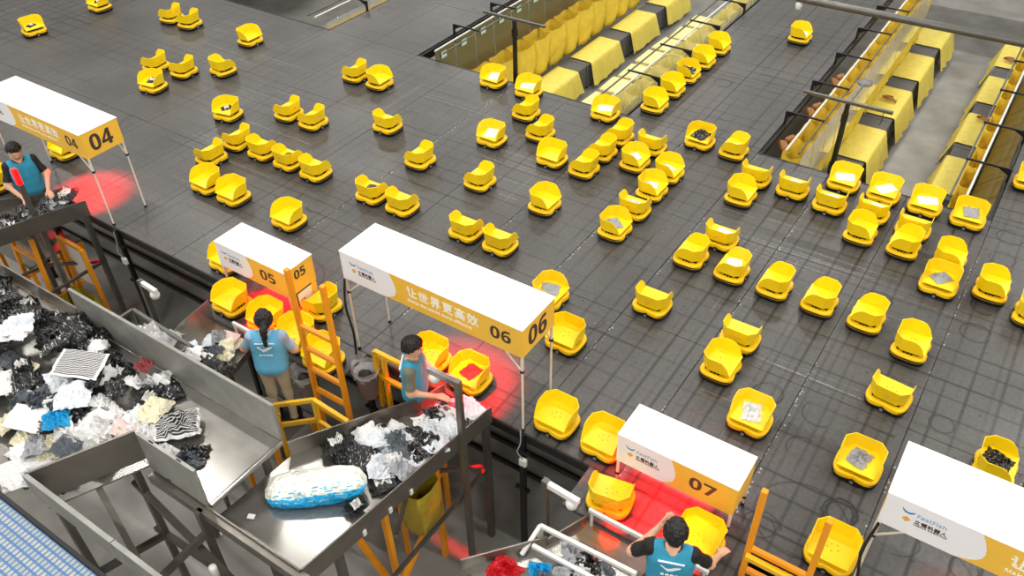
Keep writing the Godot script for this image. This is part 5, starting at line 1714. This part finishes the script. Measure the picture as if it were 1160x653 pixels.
# [x, z, turn in degrees, load, where it stands]
var ROBOTS := [
	[-17.567, -8.378, 78, "mixed", "alone at the far left, first below the top left corner"],
	[-17.502, -9.896, 0, "mixed", "cut off by the photo's top edge at the upper left"],
	[-15.639, -10.312, 278, "", "left one of the pair touching the top edge"],
	[-15.067, -10.312, 278, "", "right one of the pair touching the top edge"],
	[-13.353, -10.383, 90, "", "alone in front of the pit at the top left"],
	[-13.998, -8.615, 276, "", "rearmost of the cluster of three above canopy 04"],
	[-13.353, -8.744, 276, "", "rightmost of the cluster of three above canopy 04"],
	[-13.353, -8.050, 8, "mixed", "front one of the cluster of three above canopy 04"],
	[-12.781, -9.181, 174, "", "just right of the cluster of three above canopy 04"],
	[-11.378, -8.050, 12, "mixed", "alone right of canopy 04's far roof corner"],
	[-10.495, -8.615, 270, "", "left one of the pair above the row of three, left side"],
	[-9.924, -8.615, 270, "", "right one of the pair above the row of three, left side"],
	[-10.495, -7.484, 270, "", "rear one of two right of canopy 04, beside the row of three"],
	[-10.495, -6.918, 270, "", "front one of two right of canopy 04, behind the open-tray pair"],
	[-9.924, -7.484, 180, "", "first of the row of three on the left side"],
	[-9.352, -7.484, 180, "bw", "second of the row of three on the left side"],
	[-8.780, -7.484, 180, "", "last of the row of three on the left side"],
	[-9.924, -6.353, 0, "", "left one of the open-tray pair right of canopy 04"],
	[-9.352, -6.353, 0, "", "right one of the open-tray pair right of canopy 04"],
	[-8.209, -6.353, 0, "", "alone behind the roof of canopy 05"],
	[-10.495, -10.312, 270, "", "left one of the pair left of the middle pit"],
	[-9.924, -10.312, 90, "", "right one of the pair left of the middle pit"],
	[-8.780, -9.181, 180, "", "alone below the pair left of the middle pit"],
	[-8.209, -11.443, 0, "white", "at the middle pit's near edge, left of the black pole"],
	[-7.453, -11.443, 0, "white", "right in front of the black pole of the middle pit"],
	[-7.066, -10.763, 270, "", "first of two stepping down from the middle pit's pole"],
	[-6.495, -10.312, 270, "", "second of two stepping down from the middle pit's pole"],
	[-7.066, -9.746, 0, "white", "alone left of the two below the middle pit's pole"],
	[-5.923, -11.443, 0, "white", "at the near right corner of the middle pit"],
	[-7.638, -8.615, 270, "", "alone midway between the left row of three and deck centre"],
	[-6.495, -8.615, 270, "", "alone just left of deck centre, above canopy 06's pair"],
	[-7.638, -7.484, 180, "bw", "left one of the pair behind canopy 06's far roof edge"],
	[-7.066, -7.484, 180, "", "right one of the pair behind canopy 06's far roof edge"],
	[-5.923, -7.484, 180, "", "left one of the pair behind the middle of canopy 06"],
	[-5.352, -7.484, 180, "", "right one of the pair behind the middle of canopy 06"],
	[-5.352, -8.615, 90, "", "alone at deck centre, lower left of the line of three"],
	[-5.923, -9.746, 0, "", "with open tray left of the line of three near deck centre"],
	[-5.352, -9.746, 270, "", "nearest of the line of three below the middle pit"],
	[-5.352, -10.312, 270, "", "middle of the line of three below the middle pit"],
	[-5.352, -10.877, 270, "", "farthest of the line of three below the middle pit"],
	[-4.780, -10.877, 180, "", "topmost of the huddle of six right of deck centre"],
	[-4.780, -10.312, 90, "whites", "in the huddle of six, beside the line of three"],
	[-4.208, -10.312, 90, "whites", "rightmost of the huddle of six right of deck centre"],
	[-4.208, -9.746, 90, "whites", "centre of the huddle of six right of deck centre"],
	[-4.208, -9.181, 180, "whites", "second lowest of the huddle of six right of deck centre"],
	[-4.208, -8.615, 90, "silver", "lowest of the huddle of six right of deck centre"],
	[-2.888, -9.181, 180, "white", "behind the left end of the long diagonal row of five"],
	[-3.066, -8.615, 270, "", "first from the left in the diagonal row of five"],
	[-2.494, -8.615, 270, "white", "second from the left in the diagonal row of five"],
	[-1.923, -8.615, 270, "", "third from the left in the diagonal row of five"],
	[-1.351, -8.615, 270, "", "fourth from the left in the diagonal row of five"],
	[-0.779, -8.615, 270, "", "last and rightmost in the diagonal row of five"],
	[-0.208, -8.399, 90, "", "just right of the diagonal row of five"],
	[-5.352, -12.139, 90, "", "nearest of the five lined up along the middle pit"],
	[-5.352, -12.811, 90, "", "second nearest of the five lined up along the middle pit"],
	[-5.352, -13.457, 90, "dark", "third of the five lined up along the middle pit"],
	[-5.352, -14.129, 90, "", "fourth of the five lined up along the middle pit"],
	[-5.352, -14.835, 90, "", "farthest of the five lined up along the middle pit"],
	[-4.208, -11.443, 0, "dark", "alone between the two large pits, left one"],
	[-3.637, -11.443, 270, "white", "alone between the two large pits, nearer the right pit"],
	[-3.066, -10.877, 180, "bw", "rear one of two left of the right pit's near corner"],
	[-3.066, -10.312, 90, "", "front one of two left of the right pit's near corner"],
	[-2.494, -10.877, 180, "white", "in front of the right pit's black near left corner"],
	[-1.923, -10.787, 180, "white", "in front of the robot at the right pit's pole"],
	[-1.923, -11.443, 0, "white", "at the right pit's near edge beside its black pole"],
	[-1.351, -11.443, 0, "white", "at the right pit's near edge, facing the empty aisle"],
	[-1.351, -10.877, 180, "white", "second of three queued left at the right pit's aisle"],
	[-1.351, -10.312, 90, "", "front of three queued left at the right pit's aisle"],
	[-0.779, -11.443, 0, "white", "at the right pit's near edge, right of the aisle"],
	[-0.779, -10.790, 180, "", "second of three queued right at the right pit's aisle"],
	[-0.779, -10.312, 270, "", "front of three queued right at the right pit's aisle"],
	[-0.208, -11.443, 0, "silver", "at the near right corner of the right pit"],
	[-0.208, -10.312, 90, "", "rear one of two below the right pit's right corner"],
	[-0.208, -9.746, 0, "silver", "front one of two below the right pit's right corner"],
	[0.364, -9.995, 90, "", "alone near the right edge, below the right pit"],
	[0.859, -9.746, 90, "", "half cut off by the right edge, lower one"],
	[0.364, -12.878, 0, "", "half cut off by the right edge beside the right pit"],
	[-0.208, -7.484, 174, "", "with long side forward, alone at the lower right"],
	[-0.208, -6.353, 0, "silver", "alone left of the bottom right canopy's far roof corner"],
	[-1.351, -6.353, 0, "grey", "alone above the roof of canopy 07"],
	[-1.923, -6.918, 90, "", "front one of the pair above canopy 07's right end"],
	[-1.923, -7.484, 180, "", "rear one of the pair above canopy 07's right end"],
	[-3.066, -7.484, 180, "", "alone midway between canopy 06 and the diagonal row"],
	[-4.208, -6.918, 90, "silver", "half hidden behind canopy 06's far right roof corner"],
	[-3.637, -6.353, 0, "", "just right of the side of canopy 06"],
	[-3.066, -5.222, 0, "", "in front of canopy 06's right leg, near the deck edge"],
	[-2.494, -5.222, 0, "", "left of canopy 07, near the deck edge"],
	[-8.209, -5.222, 0, "", "peeping out behind the left end of canopy 05"],
	[-7.493, -4.657, 0, "", "dim brown-lit left of the woman at station 05"],
	[-6.859, -4.657, 0, "", "glowing yellow beside the woman's head at station 05"],
	[-6.343, -4.657, 0, "", "behind the left stile of the ladder, lit orange"],
	[-5.837, -4.559, 0, "", "low behind the ladder rungs, lit red"],
	[-6.495, -5.222, 270, "", "right of canopy 05, behind the ladder"],
	[-4.780, -5.222, 0, "", "glowing yellow beside the worker's face at station 06"],
	[-4.208, -5.222, 0, "red", "glowing yellow in front of table 06's end"],
	[-2.107, -4.657, 190, "", "glowing orange at the left of station 07"],
	[-1.179, -4.657, 0, "", "glowing yellow beside the worker's head at station 07"],
	[-0.122, -5.222, 0, "", "behind the ladder at the bottom right"],
	[0.935, -7.048, 90, "dark", "half hidden behind the bottom right canopy's roof"],
	[-4.208, -16.113, 90, "white", "alone at the top, left of the right pit"],
	[-12.656, -5.788, 0, "", "behind the legs of canopy 04"],
	[-12.674, -4.657, 0, "", "cut off by the left edge beside the worker at 04"],
]

func place_robots() -> void:
	var proto := make_robot()
	var says := {"white": "white", "whites": "white", "silver": "silver", "grey": "grey-white", "dark": "black", "bw": "black-and-white", "red": "red", "mixed": "labelled"}
	for i in ROBOTS.size():
		var q: Array = ROBOTS[i]
		var o: Node3D = proto if i == 0 else proto.duplicate()
		o.name = numbered("sorting_robot")
		add_child(o)
		o.position = Vector3(q[0], 0, q[1])
		o.rotation.y = deg_to_rad(q[2])
		tag(o, "empty yellow robot %s" % q[4] if q[3] == "" else "yellow robot %s, carrying %s parcel" % [q[4], says[q[3]]], "robot", "yellow sorting robots on the deck")
		if q[3]: tray_load(q[3], o.position, o.rotation.y, i, q[4])

const LAMP := 28.0
const RED := 5.0
const BOTTLE := Vector3(-4.622, 0.2, -1.918)

func _ready() -> void:
	# camera
	var cam := Camera3D.new()
	cam.name = "camera"
	cam.fov = 37.58
	cam.near = 0.1
	cam.far = 120.0
	add_child(cam)
	cam.transform = Transform3D(Basis(Vector3.UP, deg_to_rad(34.67)) * Basis(Vector3.RIGHT, deg_to_rad(-39.9)) * Basis(Vector3.BACK, deg_to_rad(-1.36)), Vector3(0, 7, 0))
	cam.current = true
	# surroundings: a closed hall, so no sky enters
	var env := Environment.new()
	env.background_mode = Environment.BG_COLOR
	env.background_color = Color(0.02, 0.02, 0.02)
	env.tonemap_mode = Environment.TONE_MAPPER_LINEAR
	env.tonemap_exposure = 1.0
	env.sdfgi_enabled = true
	env.ssao_enabled = true
	env.ssil_enabled = true
	var we := WorldEnvironment.new()
	we.name = "surroundings"
	we.environment = env
	add_child(we)
	materials()
	extra_materials()
	ceiling_lamps()
	build_hall()
	build_deck()
	build_pits()
	make_envelopes()
	build_stations()
	# canopies
	var yw := 1.09
	canopy("04", -12.72, -10.34, -4.965, -5.55, 1.09, 1.47, true, "long white-topped canopy numbered 04 at the left edge")
	canopy("05", -7.94, -6.71, -4.94, -5.4, 0.32, 0.71, false, "short low white-topped canopy numbered 05 behind the woman")
	canopy("06", -5.69, -3.32, -4.955, -5.55, 1.09, 1.47, true, "long white-topped canopy numbered 06 in the middle")
	canopy("07", -2.21, -0.997, -4.925, -5.375, 0.32, 0.71, false, "short low white-topped canopy numbered 07, lower middle right")
	canopy("08", 0.11, 2.48, -4.955, -5.56, 1.09, 1.47, true, "long white-topped canopy cut off by the bottom right corner")
	red_light(Vector3(-11.53, 1.36, -5.26), Vector3(-11.4, 0, -5.32), RED * 7.0, 29.0)
	red_light(Vector3(-4.22, 1.36, -5.25), Vector3(-4.35, 0, -5.2), RED * 6.5, 33.0)
	red_light(Vector3(-4.22, 1.36, -5.2), Vector3(-4.5, 0.2, -5.25), RED * 0.3, 27.0, Color(1.0, 0.93, 0.75))  # added warm white fill on the robots under this canopy
	red_light(Vector3(1.3, 1.36, -5.26), Vector3(1.1, 0, -5.2), RED * 1.2, 26.0)
	red_light(Vector3(-7.32, 0.6, -5.17), Vector3(-6.9, 0, -4.75), RED * 4.0, 58.0)
	red_light(Vector3(-1.6, 0.6, -5.15), Vector3(-1.7, 0, -4.85), RED * 2.4, 58.0)
	place_robots()
	lay_parcels()
	# workers
	var F := Vector3(0, -0.15, 1)
	person(Vector3(-4.53, -0.7, -4.65), Vector3(0.85, 0, -0.5), {"shirt": Color(0.42, 0.44, 0.38), "trousers": Color(0.2, 0.2, 0.22), "elbow": [Vector3(0.25, 1.13, 0.06), Vector3(-0.23, 1.12, 0.0)], "wrist": [Vector3(0.14, 1.02, 0.28), Vector3(-0.15, 1.0, 0.25)], "hand": [F, F], "thumb": [Vector3(-1, 0, 0), Vector3(1, 0, 0)], "tip": 0.25, "turn": 0.1}, "person in light blue vest and grey T-shirt sorting at table 06")
	person(Vector3(-11.72, -0.62, -4.68), Vector3(0.93, 0, 0.3), {"shirt": Color(0.07, 0.075, 0.085), "trousers": Color(0.12, 0.12, 0.14), "elbow": [Vector3(0.27, 1.14, 0.08), Vector3(-0.27, 1.13, 0.08)], "wrist": [Vector3(0.17, 1.0, 0.33), Vector3(-0.16, 0.98, 0.32)], "hand": [F, F], "thumb": [Vector3(-1, 0, 0), Vector3(1, 0, 0)], "tip": 0.3}, "person in blue vest over black T-shirt holding a bag under canopy 04")
	person(Vector3(-6.22, -0.8, -4.12), Vector3(-0.55, 0, -0.83), {"shirt": Color(0.62, 0.72, 0.82), "trousers": Color(0.72, 0.66, 0.56), "vest": "vest_pale", "cuff": true, "tail": true, "lean": Vector3(0.0, -0.03, 0.06), "head": Vector3(0, -0.03, 0.03), "tip": 0.35, "turn": 0.3, "elbow": [Vector3(0.3, 1.13, 0.1), Vector3(-0.26, 1.1, 0.1)], "wrist": [Vector3(0.34, 1.0, 0.3), Vector3(-0.16, 0.99, 0.32)], "hand": [F, F], "thumb": [Vector3(-1, 0, 0), Vector3(1, 0, 0)]}, "person with long dark ponytail and pale blue vest at station 05")
	person(Vector3(-1.22, -0.64, -4.04), Vector3(-0.35, 0, -0.94), {"shirt": Color(0.07, 0.075, 0.08), "trousers": Color(0.14, 0.14, 0.16), "elbow": [Vector3(0.33, 1.22, 0.02), Vector3(-0.33, 1.16, 0.08)], "wrist": [Vector3(0.13, 1.46, 0.15), Vector3(-0.42, 1.02, 0.28)], "hand": [Vector3(-0.5, 0.7, 0.2), Vector3(-0.5, -0.2, 0.8)], "thumb": [Vector3(-1, -0.4, 0.2), Vector3(1, 0, 0.3)], "tip": 0.25}, "person in blue vest and black T-shirt seen from behind at station 07")

func extra_materials() -> void:
	mat("parcel_maroon", Color(0.45, 0.08, 0.09), 0.4)
	var co := mat("chute_olive", Color(0.5, 0.42, 0.17), 0.4, 0.4)
	co.albedo_texture = noise_tex(256, 0.02, Color(0.75, 0.75, 0.75), Color(1, 1, 1), 61)
	triplanar(co, 0.8)
	mat("steel_plate", Color(0.5, 0.48, 0.38), 0.3, 0.6)
	mat("disc_grey", Color(0.45, 0.45, 0.45), 0.5)
	var b := mat("bag_lime", Color(0.74, 0.66, 0.2), 0.5)
	b.albedo_texture = noise_tex(256, 0.02, Color(0.86, 0.84, 0.78), Color(1, 1, 1), 31)
	triplanar(b, 1.6)
